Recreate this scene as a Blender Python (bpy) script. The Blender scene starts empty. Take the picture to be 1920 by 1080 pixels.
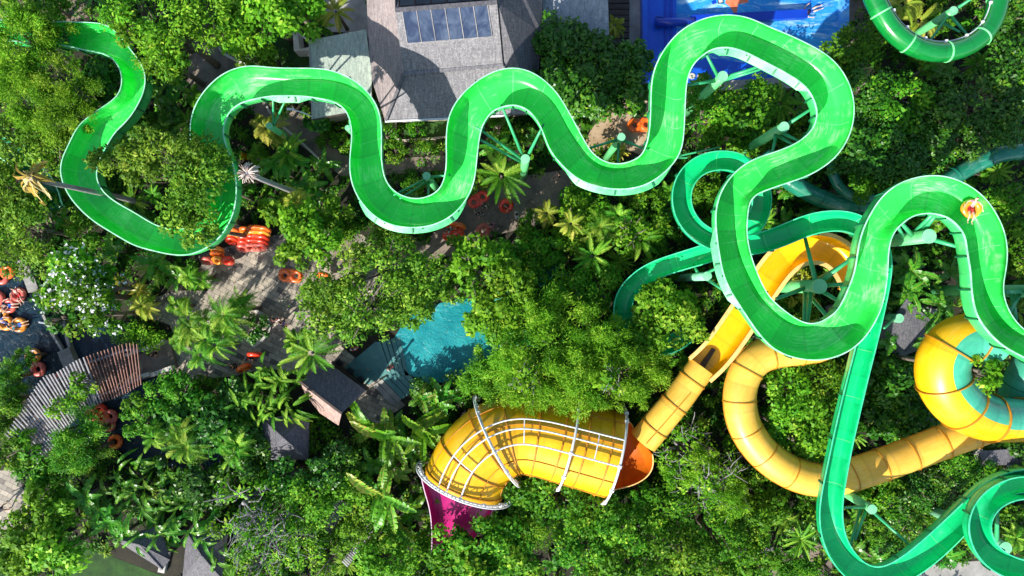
import bpy, math, random
import numpy as np
from mathutils import Vector, Matrix

scene = bpy.context.scene
COL = scene.collection
H = 52.0      # height of the drone above the ground
S = 25.0      # photo pixels per metre at ground level
PI = math.pi
rng = np.random.default_rng(7)
random.seed(7)

def P(px, py, z=0.0):
    k = (H - z) / H
    return Vector(((px - 960) / S * k, (540 - py) / S * k, z))

# ------------------------------------------------------------------ materials
def new_mat(name):
    m = bpy.data.materials.new(name); m.use_nodes = True
    nt = m.node_tree; nt.nodes.clear()
    out = nt.nodes.new('ShaderNodeOutputMaterial')
    b = nt.nodes.new('ShaderNodeBsdfPrincipled')
    nt.links.new(b.outputs[0], out.inputs[0])
    return m, nt, b, out

def ramp(nt, fac, stops):
    r = nt.nodes.new('ShaderNodeValToRGB')
    while len(r.color_ramp.elements) < len(stops): r.color_ramp.elements.new(0.5)
    for e, (p, c) in zip(r.color_ramp.elements, stops):
        e.position = p; e.color = (*c, 1)
    nt.links.new(fac, r.inputs[0])
    return r.outputs[0]

def noise(nt, scale, detail=4, rough=0.6, vec=None, dist=0.0):
    n = nt.nodes.new('ShaderNodeTexNoise')
    n.inputs['Scale'].default_value = scale; n.inputs['Detail'].default_value = detail
    n.inputs['Roughness'].default_value = rough; n.inputs['Distortion'].default_value = dist
    if vec is not None: nt.links.new(vec, n.inputs['Vector'])
    return n.outputs['Fac']

def objco(nt, scale=(1, 1, 1), rot=0.0):
    t = nt.nodes.new('ShaderNodeTexCoord'); m = nt.nodes.new('ShaderNodeMapping')
    m.inputs['Scale'].default_value = scale; m.inputs['Rotation'].default_value = (0, 0, rot)
    nt.links.new(t.outputs['Object'], m.inputs['Vector'])
    return m.outputs[0]

def bump(nt, b, fac, strength, dist=0.05):
    bp = nt.nodes.new('ShaderNodeBump'); bp.inputs['Strength'].default_value = strength
    bp.inputs['Distance'].default_value = dist
    nt.links.new(fac, bp.inputs['Height']); nt.links.new(bp.outputs[0], b.inputs['Normal'])

def noisy(name, c1, c2, scale=1.0, rough=0.6, bumps=0.0, bscale=None, spec=0.5, coat=0.0, lo=0.35, hi=0.65, stretch=(1, 1, 1), rot=0.0, metal=0.0):
    m, nt, b, out = new_mat(name)
    v = objco(nt, stretch, rot)
    n = noise(nt, scale, 6, 0.65, v)
    nt.links.new(ramp(nt, n, [(lo, c1), (hi, c2)]), b.inputs['Base Color'])
    b.inputs['Roughness'].default_value = rough
    b.inputs['Specular IOR Level'].default_value = spec
    b.inputs['Coat Weight'].default_value = coat
    b.inputs['Metallic'].default_value = metal
    if bumps: bump(nt, b, noise(nt, bscale or scale * 4, 5, 0.7, v), bumps)
    return m

def fibreglass(name, base, pale, streak=0.4, rough=0.28, coat=0.35, panel=1.75):
    """gel coat: base colour, pale scuffed patches and fine water streaks running along the flume (uv.x = across, uv.y = along)"""
    m, nt, b, out = new_mat(name)
    uv = nt.nodes.new('ShaderNodeTexCoord')
    mp = nt.nodes.new('ShaderNodeMapping'); mp.inputs['Scale'].default_value = (9, 0.5, 1)
    nt.links.new(uv.outputs['UV'], mp.inputs['Vector'])
    n1 = noise(nt, 2.2, 8, 0.75, mp.outputs[0])
    n2 = noise(nt, 0.45, 5, 0.6, objco(nt))
    mul = nt.nodes.new('ShaderNodeMath'); mul.operation = 'MULTIPLY'
    nt.links.new(n1, mul.inputs[0]); nt.links.new(n2, mul.inputs[1])
    cr = ramp(nt, mul.outputs[0], [(0.16, tuple(c * 0.86 for c in base)), (0.27, base), (0.40, tuple(b_ * (1 - streak) + p * streak for b_, p in zip(base, pale)))])
    # every moulded panel has faded a little differently; grime gathers towards the joints
    sp = nt.nodes.new('ShaderNodeSeparateXYZ'); nt.links.new(uv.outputs['UV'], sp.inputs[0])
    dv = nt.nodes.new('ShaderNodeMath'); dv.operation = 'DIVIDE'; dv.inputs[1].default_value = panel; nt.links.new(sp.outputs['Y'], dv.inputs[0])
    fl_ = nt.nodes.new('ShaderNodeMath'); fl_.operation = 'FLOOR'; nt.links.new(dv.outputs[0], fl_.inputs[0])
    wn = nt.nodes.new('ShaderNodeTexWhiteNoise'); wn.noise_dimensions = '1D'; nt.links.new(fl_.outputs[0], wn.inputs['W'])
    pr = nt.nodes.new('ShaderNodeMapRange'); pr.inputs['To Min'].default_value = 0.84; pr.inputs['To Max'].default_value = 1.08; nt.links.new(wn.outputs['Value'], pr.inputs['Value'])
    fc = nt.nodes.new('ShaderNodeMath'); fc.operation = 'PINGPONG'; fc.inputs[1].default_value = 0.5; nt.links.new(dv.outputs[0], fc.inputs[0])
    jr = nt.nodes.new('ShaderNodeMapRange'); jr.inputs['From Min'].default_value = 0.0; jr.inputs['From Max'].default_value = 0.07; jr.inputs['To Min'].default_value = 0.86; jr.inputs['To Max'].default_value = 1.0; nt.links.new(fc.outputs[0], jr.inputs['Value'])
    n4 = noise(nt, 3.5, 8, 0.8, objco(nt)); gr = ramp(nt, n4, [(0.28, (0.72, 0.74, 0.66)), (0.44, (1, 1, 1))])
    m1 = nt.nodes.new('ShaderNodeVectorMath'); m1.operation = 'SCALE'; nt.links.new(cr, m1.inputs[0]); nt.links.new(pr.outputs[0], m1.inputs['Scale'])
    m2 = nt.nodes.new('ShaderNodeVectorMath'); m2.operation = 'SCALE'; nt.links.new(m1.outputs[0], m2.inputs[0]); nt.links.new(jr.outputs[0], m2.inputs['Scale'])
    m3 = nt.nodes.new('ShaderNodeVectorMath'); m3.operation = 'MULTIPLY'; nt.links.new(m2.outputs[0], m3.inputs[0]); nt.links.new(gr, m3.inputs[1])
    nt.links.new(m3.outputs[0], b.inputs['Base Color'])
    rr = nt.nodes.new('ShaderNodeMapRange'); rr.inputs['To Min'].default_value = rough * 0.7; rr.inputs['To Max'].default_value = rough * 1.7
    nt.links.new(n1, rr.inputs['Value']); nt.links.new(rr.outputs[0], b.inputs['Roughness'])
    b.inputs['Coat Weight'].default_value = coat; b.inputs['Coat Roughness'].default_value = 0.12
    bump(nt, b, n1, 0.12, 0.03)
    return m

def leafmat(name, c1, c2, c3=None, trans=0.35, rough=0.55, spec=0.22):
    m, nt, b, out = new_mat(name)
    at = nt.nodes.new('ShaderNodeAttribute'); at.attribute_name = 'tint'
    oi = nt.nodes.new('ShaderNodeObjectInfo')
    stops = [(0.0, c1), (0.7, c2), (1.0, c3 or c2)]
    col = ramp(nt, at.outputs['Fac'], stops)
    hsv = nt.nodes.new('ShaderNodeHueSaturation')
    mr = nt.nodes.new('ShaderNodeMapRange'); mr.inputs['To Min'].default_value = 0.488; mr.inputs['To Max'].default_value = 0.512
    nt.links.new(oi.outputs['Random'], mr.inputs['Value']); nt.links.new(mr.outputs[0], hsv.inputs['Hue'])
    mr2 = nt.nodes.new('ShaderNodeMapRange'); mr2.inputs['To Min'].default_value = 0.82; mr2.inputs['To Max'].default_value = 1.15
    nt.links.new(oi.outputs['Random'], mr2.inputs['Value']); nt.links.new(mr2.outputs[0], hsv.inputs['Value'])
    nt.links.new(col, hsv.inputs['Color']); col = hsv.outputs[0]
    nt.links.new(col, b.inputs['Base Color'])
    b.inputs['Roughness'].default_value = rough; b.inputs['Specular IOR Level'].default_value = spec
    tr = nt.nodes.new('ShaderNodeBsdfTranslucent'); nt.links.new(col, tr.inputs['Color'])
    mx = nt.nodes.new('ShaderNodeMixShader'); mx.inputs[0].default_value = trans
    nt.links.new(b.outputs[0], mx.inputs[1]); nt.links.new(tr.outputs[0], mx.inputs[2])
    nt.links.new(mx.outputs[0], out.inputs[0])
    return m

def paving(name, cols, scale, rot, mortar=(0.05, 0.045, 0.04), bw=0.5, rh=0.25):
    m, nt, b, out = new_mat(name)
    v = objco(nt, (1, 1, 1), rot)
    br = nt.nodes.new('ShaderNodeTexBrick')
    br.inputs['Scale'].default_value = scale; br.inputs['Mortar Size'].default_value = 0.012
    br.inputs['Brick Width'].default_value = bw; br.inputs['Row Height'].default_value = rh
    br.inputs['Color1'].default_value = (0, 0, 0, 1); br.inputs['Color2'].default_value = (1, 1, 1, 1)
    br.inputs['Mortar'].default_value = (0.5, 0.5, 0.5, 1); br.inputs['Bias'].default_value = 0.0
    nt.links.new(v, br.inputs['Vector'])
    c = ramp(nt, br.outputs['Color'], cols)
    mx = nt.nodes.new('ShaderNodeMix'); mx.data_type = 'RGBA'
    nt.links.new(br.outputs['Fac'], mx.inputs[0]); nt.links.new(c, mx.inputs[6]); mx.inputs[7].default_value = (*mortar, 1)
    n = noise(nt, 0.8, 8, 0.7, v)
    mm = nt.nodes.new('ShaderNodeMix'); mm.data_type = 'RGBA'; mm.blend_type = 'MULTIPLY'; mm.inputs[0].default_value = 0.8
    nt.links.new(mx.outputs[2], mm.inputs[6]); nt.links.new(ramp(nt, n, [(0.3, (0.55, 0.52, 0.5)), (0.65, (1.1, 1.08, 1.0))]), mm.inputs[7])
    nt.links.new(mm.outputs[2], b.inputs['Base Color']); b.inputs['Roughness'].default_value = 0.7
    bump(nt, b, br.outputs['Fac'], -0.4, 0.01)
    return m

def shingles(name, c1, c2, rot=0.0, scale=2.6, wash=None):
    m, nt, b, out = new_mat(name)
    v = objco(nt, (1, 1, 1), rot)
    br = nt.nodes.new('ShaderNodeTexBrick'); br.inputs['Scale'].default_value = scale
    br.inputs['Mortar Size'].default_value = 0.03; br.inputs['Mortar Smooth'].default_value = 0.4; br.inputs['Brick Width'].default_value = 0.42; br.inputs['Row Height'].default_value = 0.3
    br.inputs['Color1'].default_value = (*c1, 1); br.inputs['Color2'].default_value = (*c2, 1)
    br.inputs['Mortar'].default_value = (*[c * 0.35 for c in c1], 1)
    nt.links.new(v, br.inputs['Vector'])
    n = noise(nt, 1.3, 8, 0.8, objco(nt, (7, 1.1, 1), rot))
    mm = nt.nodes.new('ShaderNodeMix'); mm.data_type = 'RGBA'; mm.blend_type = 'MULTIPLY'; mm.inputs[0].default_value = 1.0
    nt.links.new(br.outputs['Color'], mm.inputs[6]); nt.links.new(ramp(nt, n, [(0.34, (0.55, 0.55, 0.56)), (0.64, (1.3, 1.28, 1.26))]), mm.inputs[7])
    nt.links.new(mm.outputs[2], b.inputs['Base Color']); b.inputs['Roughness'].default_value = 0.75
    bump(nt, b, br.outputs['Fac'], -0.6, 0.03)
    return m

def water(name, c1, c2, foam=None, scale=1.2, rough=0.08, fl=(0.6, 0.7), bs=0.5, bscale=3.0):
    m, nt, b, out = new_mat(name)
    v = objco(nt)
    n = noise(nt, scale * 0.35, 6, 0.6, v, 0.6)
    c = ramp(nt, n, [(0.35, c1), (0.65, c2)])
    if foam:
        n2 = noise(nt, scale, 9, 0.72, objco(nt, (0.5, 1.6, 1)), 1.2)
        mx = nt.nodes.new('ShaderNodeMix'); mx.data_type = 'RGBA'
        rr = ramp(nt, n2, [(fl[0], (0, 0, 0)), (fl[1], (1, 1, 1))])
        nt.links.new(rr, mx.inputs[0]); nt.links.new(c, mx.inputs[6]); mx.inputs[7].default_value = (*foam, 1)
        c = mx.outputs[2]
    nt.links.new(c, b.inputs['Base Color']); b.inputs['Roughness'].default_value = rough
    b.inputs['IOR'].default_value = 1.33
    bump(nt, b, noise(nt, bscale, 5, 0.6, v, 0.8), bs, 0.15)
    return m

M = {}
M['green'] = fibreglass('bright green gelcoat', (0.035, 0.76, 0.10), (0.50, 0.94, 0.48), 0.6)
M['green_out'] = fibreglass('green gelcoat outside', (0.05, 0.62, 0.15), (0.4, 0.88, 0.42), 0.6, 0.4, 0.1)
M['green_rim'] = noisy('worn pale green rim', (0.22, 0.70, 0.38), (0.50, 0.84, 0.62), 2.0, 0.4)
M['side_flange'] = noisy('mint side flange', (0.05, 0.50, 0.14), (0.14, 0.62, 0.26), 2.0, 0.4)
M['flange'] = noisy('dark green flange', (0.004, 0.14, 0.05), (0.01, 0.2, 0.08), 2.0, 0.5)
M['seam'] = noisy('pale seam', (0.12, 0.70, 0.22), (0.28, 0.80, 0.36), 2.0, 0.4)
M['teal'] = fibreglass('teal green gelcoat', (0.003, 0.60, 0.20), (0.10, 0.82, 0.42), 0.35)
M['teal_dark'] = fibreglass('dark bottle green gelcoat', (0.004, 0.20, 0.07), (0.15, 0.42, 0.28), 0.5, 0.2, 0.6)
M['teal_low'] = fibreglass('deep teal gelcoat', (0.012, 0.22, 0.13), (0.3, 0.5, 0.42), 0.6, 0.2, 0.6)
M['teal_rim'] = noisy('teal rim', (0.02, 0.58, 0.28), (0.12, 0.72, 0.42), 2.0, 0.4)
M['mint'] = fibreglass('mint teal gelcoat', (0.06, 0.42, 0.27), (0.2, 0.62, 0.45), 0.4)
M['tube_green'] = fibreglass('glossy closed green tube', (0.003, 0.22, 0.035), (0.05, 0.5, 0.15), 0.3, 0.18, 0.8)
M['yellow'] = fibreglass('yellow gelcoat', (0.86, 0.46, 0.004), (0.92, 0.60, 0.06), 0.5, 0.33, 0.25)
M['yellow_pale'] = fibreglass('faded yellow gelcoat', (0.86, 0.50, 0.065), (0.90, 0.63, 0.18), 0.5, 0.38, 0.2)
M['yellow_bright'] = fibreglass('clear yellow trough', (0.95, 0.50, 0.002), (0.97, 0.64, 0.02), 0.4, 0.3, 0.3)
M['orange_trough'] = fibreglass('orange trough', (0.62, 0.13, 0.004), (0.75, 0.25, 0.02), 0.4, 0.35, 0.2)
M['rib'] = noisy('brown orange rib', (0.42, 0.17, 0.008), (0.58, 0.26, 0.015), 2.0, 0.5)
M['yrim'] = noisy('yellow rim', (0.75, 0.42, 0.12), (0.85, 0.55, 0.2), 2.0, 0.5)
M['magenta'] = fibreglass('magenta gelcoat', (0.56, 0.010, 0.19), (0.68, 0.10, 0.34), 0.4, 0.25, 0.6)
M['pinkrim'] = noisy('pale pink rim', (0.6, 0.35, 0.5), (0.7, 0.5, 0.62), 3, 0.5)
M['white_metal'] = noisy('white painted steel', (0.62, 0.64, 0.66), (0.78, 0.8, 0.82), 3, 0.35)
M['column'] = noisy('green painted steel', (0.08, 0.42, 0.14), (0.14, 0.52, 0.2), 1.5, 0.4)
M['cap'] = noisy('pale column cap', (0.16, 0.52, 0.28), (0.28, 0.62, 0.4), 2.0, 0.5)
M['strut'] = noisy('green strut', (0.03, 0.34, 0.13), (0.05, 0.42, 0.18), 1.5, 0.4)
M['tyre_orange'] = noisy('orange vinyl', (0.82, 0.12, 0.012), (0.88, 0.17, 0.02), 1.5, 0.3, coat=0.3)
M['tyre_red'] = noisy('red vinyl', (0.70, 0.035, 0.015), (0.8, 0.06, 0.02), 1.5, 0.3, coat=0.3)
M['tyre_pink'] = noisy('faded red vinyl', (0.58, 0.10, 0.07), (0.66, 0.14, 0.1), 1.5, 0.35, coat=0.3)
M['tyre_amber'] = noisy('amber vinyl', (0.78, 0.25, 0.02), (0.85, 0.32, 0.03), 1.5, 0.3, coat=0.3)
M['black'] = noisy('black rubber', (0.01, 0.01, 0.012), (0.02, 0.02, 0.022), 2, 0.5)
M['soil'] = noisy('dark soil', (0.012, 0.012, 0.006), (0.032, 0.028, 0.014), 0.8, 0.9, 0.5, 8)
M['plaza'] = paving('stone paving', [(0.0, (0.10, 0.09, 0.085)), (0.25, (0.30, 0.27, 0.23)), (0.7, (0.42, 0.37, 0.30)), (1.0, (0.5, 0.44, 0.36))], 1.0, 0.45, bw=0.62, rh=0.36)
M['path'] = noisy('brown path', (0.11, 0.088, 0.075), (0.30, 0.235, 0.18), 0.5, 0.8, 0.3, 12)
M['sand'] = noisy('sandy path', (0.30, 0.20, 0.11), (0.50, 0.38, 0.25), 0.6, 0.8, 0.3, 12)
M['concrete'] = noisy('concrete', (0.25, 0.24, 0.22), (0.42, 0.40, 0.37), 1.0, 0.8, 0.2)
M['pale_concrete'] = noisy('pale concrete', (0.48, 0.46, 0.42), (0.64, 0.61, 0.56), 1.0, 0.7, 0.2)
M['lawn'] = noisy('lawn', (0.012, 0.045, 0.006), (0.03, 0.10, 0.01), 1.2, 0.9, 0.6, 25)
M['river'] = water('dark river water', (0.006, 0.014, 0.022), (0.012, 0.038, 0.06), None, 1.0, 0.1, bs=0.9, bscale=2.2)
M['pool'] = water('turquoise pool water', (0.012, 0.22, 0.25), (0.035, 0.34, 0.36), (0.50, 0.80, 0.80), 1.1, 0.07, (0.60, 0.78), 0.6, 3.0)
M['shallow'] = water('shallow pool step', (0.07, 0.20, 0.20), (0.13, 0.30, 0.28), None, 1.6, 0.12)
M['wave'] = water('wave pool water', (0.010, 0.17, 0.62), (0.05, 0.42, 0.80), (0.60, 0.82, 0.92), 0.6, 0.1, (0.50, 0.66))
M['blue'] = noisy('blue painted deck', (0.003, 0.08, 0.60), (0.008, 0.13, 0.72), 0.8, 0.35, coat=0.3)
M['blue_dark'] = noisy('blue beam', (0.003, 0.035, 0.40), (0.004, 0.05, 0.48), 0.8, 0.35, coat=0.3)
M['cyan'] = noisy('light blue kerb', (0.02, 0.25, 0.75), (0.2, 0.5, 0.85), 1.2, 0.35)
M['shingle'] = shingles('grey shingle roof', (0.19, 0.185, 0.20), (0.31, 0.30, 0.315), 0.0, 4.2)
M['shingle_pink'] = shingles('pinkish shingle roof', (0.27, 0.225, 0.22), (0.36, 0.305, 0.295), 1.5708, 4.2)
M['shingle_dark_shade'] = shingles('dark and shaded shingle roof', (0.10, 0.10, 0.115), (0.17, 0.165, 0.18), 0.6, 4.0)  # dark tone also paints shade onto turned-away slopes and a shelter roof
M['shingle_rose_lit'] = shingles('rose and sunlit shingle roof', (0.38, 0.25, 0.21), (0.48, 0.33, 0.28), 0.6)  # rose tone also paints sunlight onto the gabled hut's south-west slope
M['mosaic'] = shingles('pale green tile roof', (0.34, 0.42, 0.36), (0.46, 0.52, 0.42), 0.15, 4.0)
M['mosaic_grey'] = shingles('pale blue grey tile roof', (0.34, 0.38, 0.40), (0.46, 0.5, 0.52), 0.3, 3.2)
M['wood_dark'] = noisy('dark wood', (0.03, 0.02, 0.015), (0.07, 0.045, 0.035), 1.5, 0.6, stretch=(1, 8, 1))
M['wood_red'] = noisy('red brown wood', (0.24, 0.11, 0.08), (0.38, 0.2, 0.15), 2, 0.6)
M['wood_grey'] = noisy('weathered grey wood', (0.22, 0.215, 0.22), (0.40, 0.39, 0.40), 2, 0.7)
M['wall'] = noisy('cream wall', (0.42, 0.36, 0.28), (0.52, 0.46, 0.38), 1.0, 0.8)
M['bark'] = noisy('bark', (0.10, 0.08, 0.06), (0.22, 0.18, 0.14), 3, 0.9, 0.4)
M['bark_grey'] = noisy('grey palm bark', (0.20, 0.185, 0.19), (0.36, 0.34, 0.35), 6, 0.8, 0.6, stretch=(1, 1, 6))
M['skin_a'] = noisy('tan skin', (0.50, 0.28, 0.18), (0.56, 0.33, 0.22), 3, 0.5)
M['skin_b'] = noisy('pale skin', (0.66, 0.42, 0.31), (0.70, 0.47, 0.35), 3, 0.5)
M['hair'] = noisy('dark hair', (0.012, 0.009, 0.007), (0.035, 0.024, 0.018), 20, 0.5)
for n_, c_ in dict(navy=(0.015, 0.03, 0.10), black=(0.012, 0.012, 0.014), white=(0.7, 0.7, 0.7), red=(0.6, 0.03, 0.03), blue=(0.03, 0.12, 0.5), pink=(0.6, 0.2, 0.28), teal=(0.02, 0.3, 0.35), grey=(0.3, 0.28, 0.28), maroon=(0.22, 0.03, 0.04)).items():
    M['cl_' + n_] = noisy('cloth ' + n_, tuple(c * 0.85 for c in c_), c_, 6, 0.8)
def stripes():
    m, nt, b, out = new_mat('blue white striped cloth')
    w = nt.nodes.new('ShaderNodeTexWave'); w.inputs['Scale'].default_value = 2.6; w.bands_direction = 'Z' if hasattr(w, 'bands_direction') else w.bands_direction
    w.bands_direction = 'X'; nt.links.new(objco(nt), w.inputs['Vector'])
    nt.links.new(ramp(nt, w.outputs['Fac'], [(0.45, (0.01, 0.06, 0.4)), (0.55, (0.6, 0.7, 0.8))]), b.inputs['Base Color'])
    return m
M['cl_stripe'] = stripes()
def glass():
    m, nt, b, out = new_mat('dusty skylight glass')
    v = objco(nt, (1, 0.6, 1))
    n = noise(nt, 0.9, 7, 0.6, v, 1.5)
    nt.links.new(ramp(nt, n, [(0.4, (0.025, 0.04, 0.085)), (0.75, (0.10, 0.135, 0.20))]), b.inputs['Base Color'])
    b.inputs['Roughness'].default_value = 0.12; b.inputs['Coat Weight'].default_value = 0.5
    return m
M['glass'] = glass()
M['glass_dark'] = noisy('dark glass', (0.008, 0.012, 0.018), (0.02, 0.03, 0.04), 1, 0.08)

# leaves
L = {}
L['olive'] = leafmat('olive leaves', (0.05, 0.17, 0.008), (0.20, 0.38, 0.022), (0.46, 0.58, 0.07))
L['lime'] = leafmat('lime leaves', (0.06, 0.22, 0.008), (0.20, 0.46, 0.018), (0.44, 0.62, 0.06))
L['green'] = leafmat('green leaves', (0.03, 0.15, 0.006), (0.13, 0.36, 0.012), (0.40, 0.58, 0.045))
L['dark'] = leafmat('dark glossy leaves', (0.018, 0.10, 0.006), (0.065, 0.24, 0.012), (0.24, 0.44, 0.03), 0.25, 0.38, 0.4)
L['feather'] = leafmat('feathery yellow green leaves', (0.06, 0.23, 0.006), (0.23, 0.48, 0.018), (0.52, 0.70, 0.08), 0.4, 0.6, 0.2)
L['palm'] = leafmat('palm leaves', (0.03, 0.17, 0.008), (0.14, 0.38, 0.018), (0.42, 0.58, 0.07))
L['palm_yellow'] = leafmat('yellow palm leaves', (0.16, 0.28, 0.01), (0.38, 0.45, 0.05), (0.60, 0.52, 0.10))
L['banana'] = leafmat('banana leaves', (0.03, 0.20, 0.012), (0.11, 0.36, 0.02), (0.30, 0.45, 0.05), 0.35, 0.35, 0.5)
L['scorched'] = leafmat('broad leaves with scorched edges', (0.04, 0.20, 0.01), (0.17, 0.40, 0.02), (0.50, 0.40, 0.08), 0.3, 0.4, 0.5)
L['croton'] = leafmat('croton leaves', (0.20, 0.30, 0.01), (0.50, 0.50, 0.04), (0.65, 0.45, 0.06), 0.3, 0.4, 0.5)
L['under'] = leafmat('undergrowth leaves', (0.02, 0.10, 0.006), (0.09, 0.27, 0.012), (0.32, 0.46, 0.05))
L['blossom'] = leafmat('white blossom', (0.62, 0.66, 0.66), (0.78, 0.8, 0.8), (0.85, 0.85, 0.88), 0.2)
L['dead'] = leafmat('dead palm fibre', (0.14, 0.09, 0.07), (0.36, 0.27, 0.24), (0.62, 0.52, 0.48), 0.1, 0.9, 0.1)
L['wilt'] = leafmat('wilted yellow fronds', (0.35, 0.26, 0.05), (0.62, 0.48, 0.10), (0.75, 0.66, 0.35), 0.2, 0.7, 0.1)

# ------------------------------------------------------------------ builders
def mesh(name, verts, faces, mat=None, parent=None, smooth=False, mi=None, uv=None, tint=None, quads=None):
    me = bpy.data.meshes.new(name)
    if quads is not None:
        V = np.asarray(verts, dtype=np.float32); Q = np.asarray(quads, dtype=np.int32)
        me.vertices.add(len(V)); me.vertices.foreach_set('co', V.ravel())
        nq, k = Q.shape
        me.loops.add(nq * k); me.loops.foreach_set('vertex_index', Q.ravel())
        me.polygons.add(nq); me.polygons.foreach_set('loop_start', np.arange(0, nq * k, k, dtype=np.int32))
        me.update(calc_edges=True)
    else:
        me.from_pydata([tuple(v) for v in verts], [], faces)
    if mat:
        for m_ in (mat if isinstance(mat, list) else [mat]): me.materials.append(m_)
    if mi is not None: me.polygons.foreach_set('material_index', mi)
    if smooth: me.polygons.foreach_set('use_smooth', [True] * len(me.polygons))
    if uv is not None:
        ul = me.uv_layers.new(name='uv')
        uvA = np.asarray(uv, dtype=np.float32); idx = np.zeros(len(me.loops), dtype=np.int32)
        me.loops.foreach_get('vertex_index', idx); ul.data.foreach_set('uv', uvA[idx].ravel())
    if tint is not None:
        a = me.attributes.new('tint', 'FLOAT', 'POINT'); a.data.foreach_set('value', np.asarray(tint, dtype=np.float32))
    me.update()
    o = bpy.data.objects.new(name, me); COL.objects.link(o)
    if parent: o.parent = parent
    return o

def empty(name, loc=(0, 0, 0), rz=0.0):
    o = bpy.data.objects.new(name, None); COL.objects.link(o)
    o.location = loc; o.rotation_euler = (0, 0, rz); o.empty_display_size = 0.3
    return o

def tag(o, label, cat, group=None):
    o['label'] = label; o['category'] = cat
    if group: o['group'] = group
    return o

def struct(o, kind='structure'):
    o['kind'] = kind; return o

def boxv(c, sz, R=None):
    x, y, z = [s / 2 for s in sz]
    vs = [Vector((a * x, b * y, d * z)) for a, b, d in ((-1,-1,-1),(1,-1,-1),(1,1,-1),(-1,1,-1),(-1,-1,1),(1,-1,1),(1,1,1),(-1,1,1))]
    if R: vs = [R @ v for v in vs]
    return [v + Vector(c) for v in vs], [(0,3,2,1),(4,5,6,7),(0,1,5,4),(1,2,6,5),(2,3,7,6),(3,0,4,7)]

class MB:
    def __init__(s): s.v = []; s.f = []
    def add(s, vs, fs):
        n = len(s.v); s.v += [Vector(v) for v in vs]; s.f += [tuple(i + n for i in f) for f in fs]; return s
    def box(s, c, sz, R=None): return s.add(*boxv(c, sz, R))
    def bar(s, a, b, w, h):
        a, b = Vector(a), Vector(b); d = b - a; ln = d.length
        if ln < 1e-6: return s
        d.normalize(); up = Vector((0, 0, 1)) if abs(d.z) < 0.95 else Vector((0, 1, 0))
        sd = d.cross(up).normalized(); u2 = sd.cross(d)
        R = Matrix((d, sd, u2)).transposed()
        return s.box((a + b) / 2, (ln, w, h), R)
    def tube(s, pts, radii, n=8, cap=True):
        pts = [Vector(p) for p in pts]
        if not hasattr(radii, '__len__'): radii = [radii] * len(pts)
        base = len(s.v); prev = None
        for i, p in enumerate(pts):
            t = (pts[min(i + 1, len(pts) - 1)] - pts[max(i - 1, 0)]).normalized()
            if prev is None:
                ref = Vector((0, 0, 1)) if abs(t.z) < 0.9 else Vector((1, 0, 0)); sd = t.cross(ref).normalized()
            else:
                sd = (prev - t * prev.dot(t)).normalized()
            prev = sd; u = sd.cross(t)
            for k in range(n):
                a = 2 * PI * k / n; s.v.append(p + (sd * math.cos(a) + u * math.sin(a)) * radii[i])
        for i in range(len(pts) - 1):
            for k in range(n):
                a = base + i * n + k; b = base + i * n + (k + 1) % n
                s.f.append((a, b, b + n, a + n))
        if cap:
            s.f.append(tuple(base + k for k in range(n))[::-1]); e = base + (len(pts) - 1) * n
            s.f.append(tuple(e + k for k in range(n)))
        return s
    def prism(s, pts, z0, z1):
        n = len(pts); area = sum(pts[i][0] * pts[(i + 1) % n][1] - pts[(i + 1) % n][0] * pts[i][1] for i in range(n))
        if area < 0: pts = pts[::-1]
        return s.add([(p[0], p[1], z0) for p in pts] + [(p[0], p[1], z1) for p in pts],
                     [tuple(range(n))[::-1], tuple(range(n, 2 * n))] + [(i, (i + 1) % n, (i + 1) % n + n, i + n) for i in range(n)])
    def build(s, name, mat, parent=None, smooth=False): return mesh(name, s.v, s.f, mat, parent, smooth)

def catmull(pts, n=400):
    p = np.array(pts, dtype=float)
    p = np.vstack([2 * p[0] - p[1], p, 2 * p[-1] - p[-2]])
    out = []
    for i in range(1, len(p) - 2):
        t = np.linspace(0, 1, 24, endpoint=False)[:, None]
        p0, p1, p2, p3 = p[i - 1], p[i], p[i + 1], p[i + 2]
        out.append(0.5 * ((2 * p1) + (-p0 + p2) * t + (2 * p0 - 5 * p1 + 4 * p2 - p3) * t ** 2 + (-p0 + 3 * p1 - 3 * p2 + p3) * t ** 3))
    out.append(p[-2][None]); o = np.vstack(out)
    return resample(o, n)

def resample(o, n):
    d = np.r_[0, np.cumsum(np.linalg.norm(np.diff(o, axis=0), axis=1))]
    s = np.linspace(0, d[-1], n)
    return np.stack([np.interp(s, d, o[:, k]) for k in range(o.shape[1])], 1)

def gsm(a, w):
    k = np.exp(-0.5 * (np.arange(-3 * w, 3 * w + 1) / w) ** 2); k /= k.sum()
    pad = np.pad(a, ((3 * w, 3 * w), (0, 0)), mode='reflect', reflect_type='odd')
    return np.stack([np.convolve(pad[:, j], k, 'valid') for j in range(a.shape[1])], 1)

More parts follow.
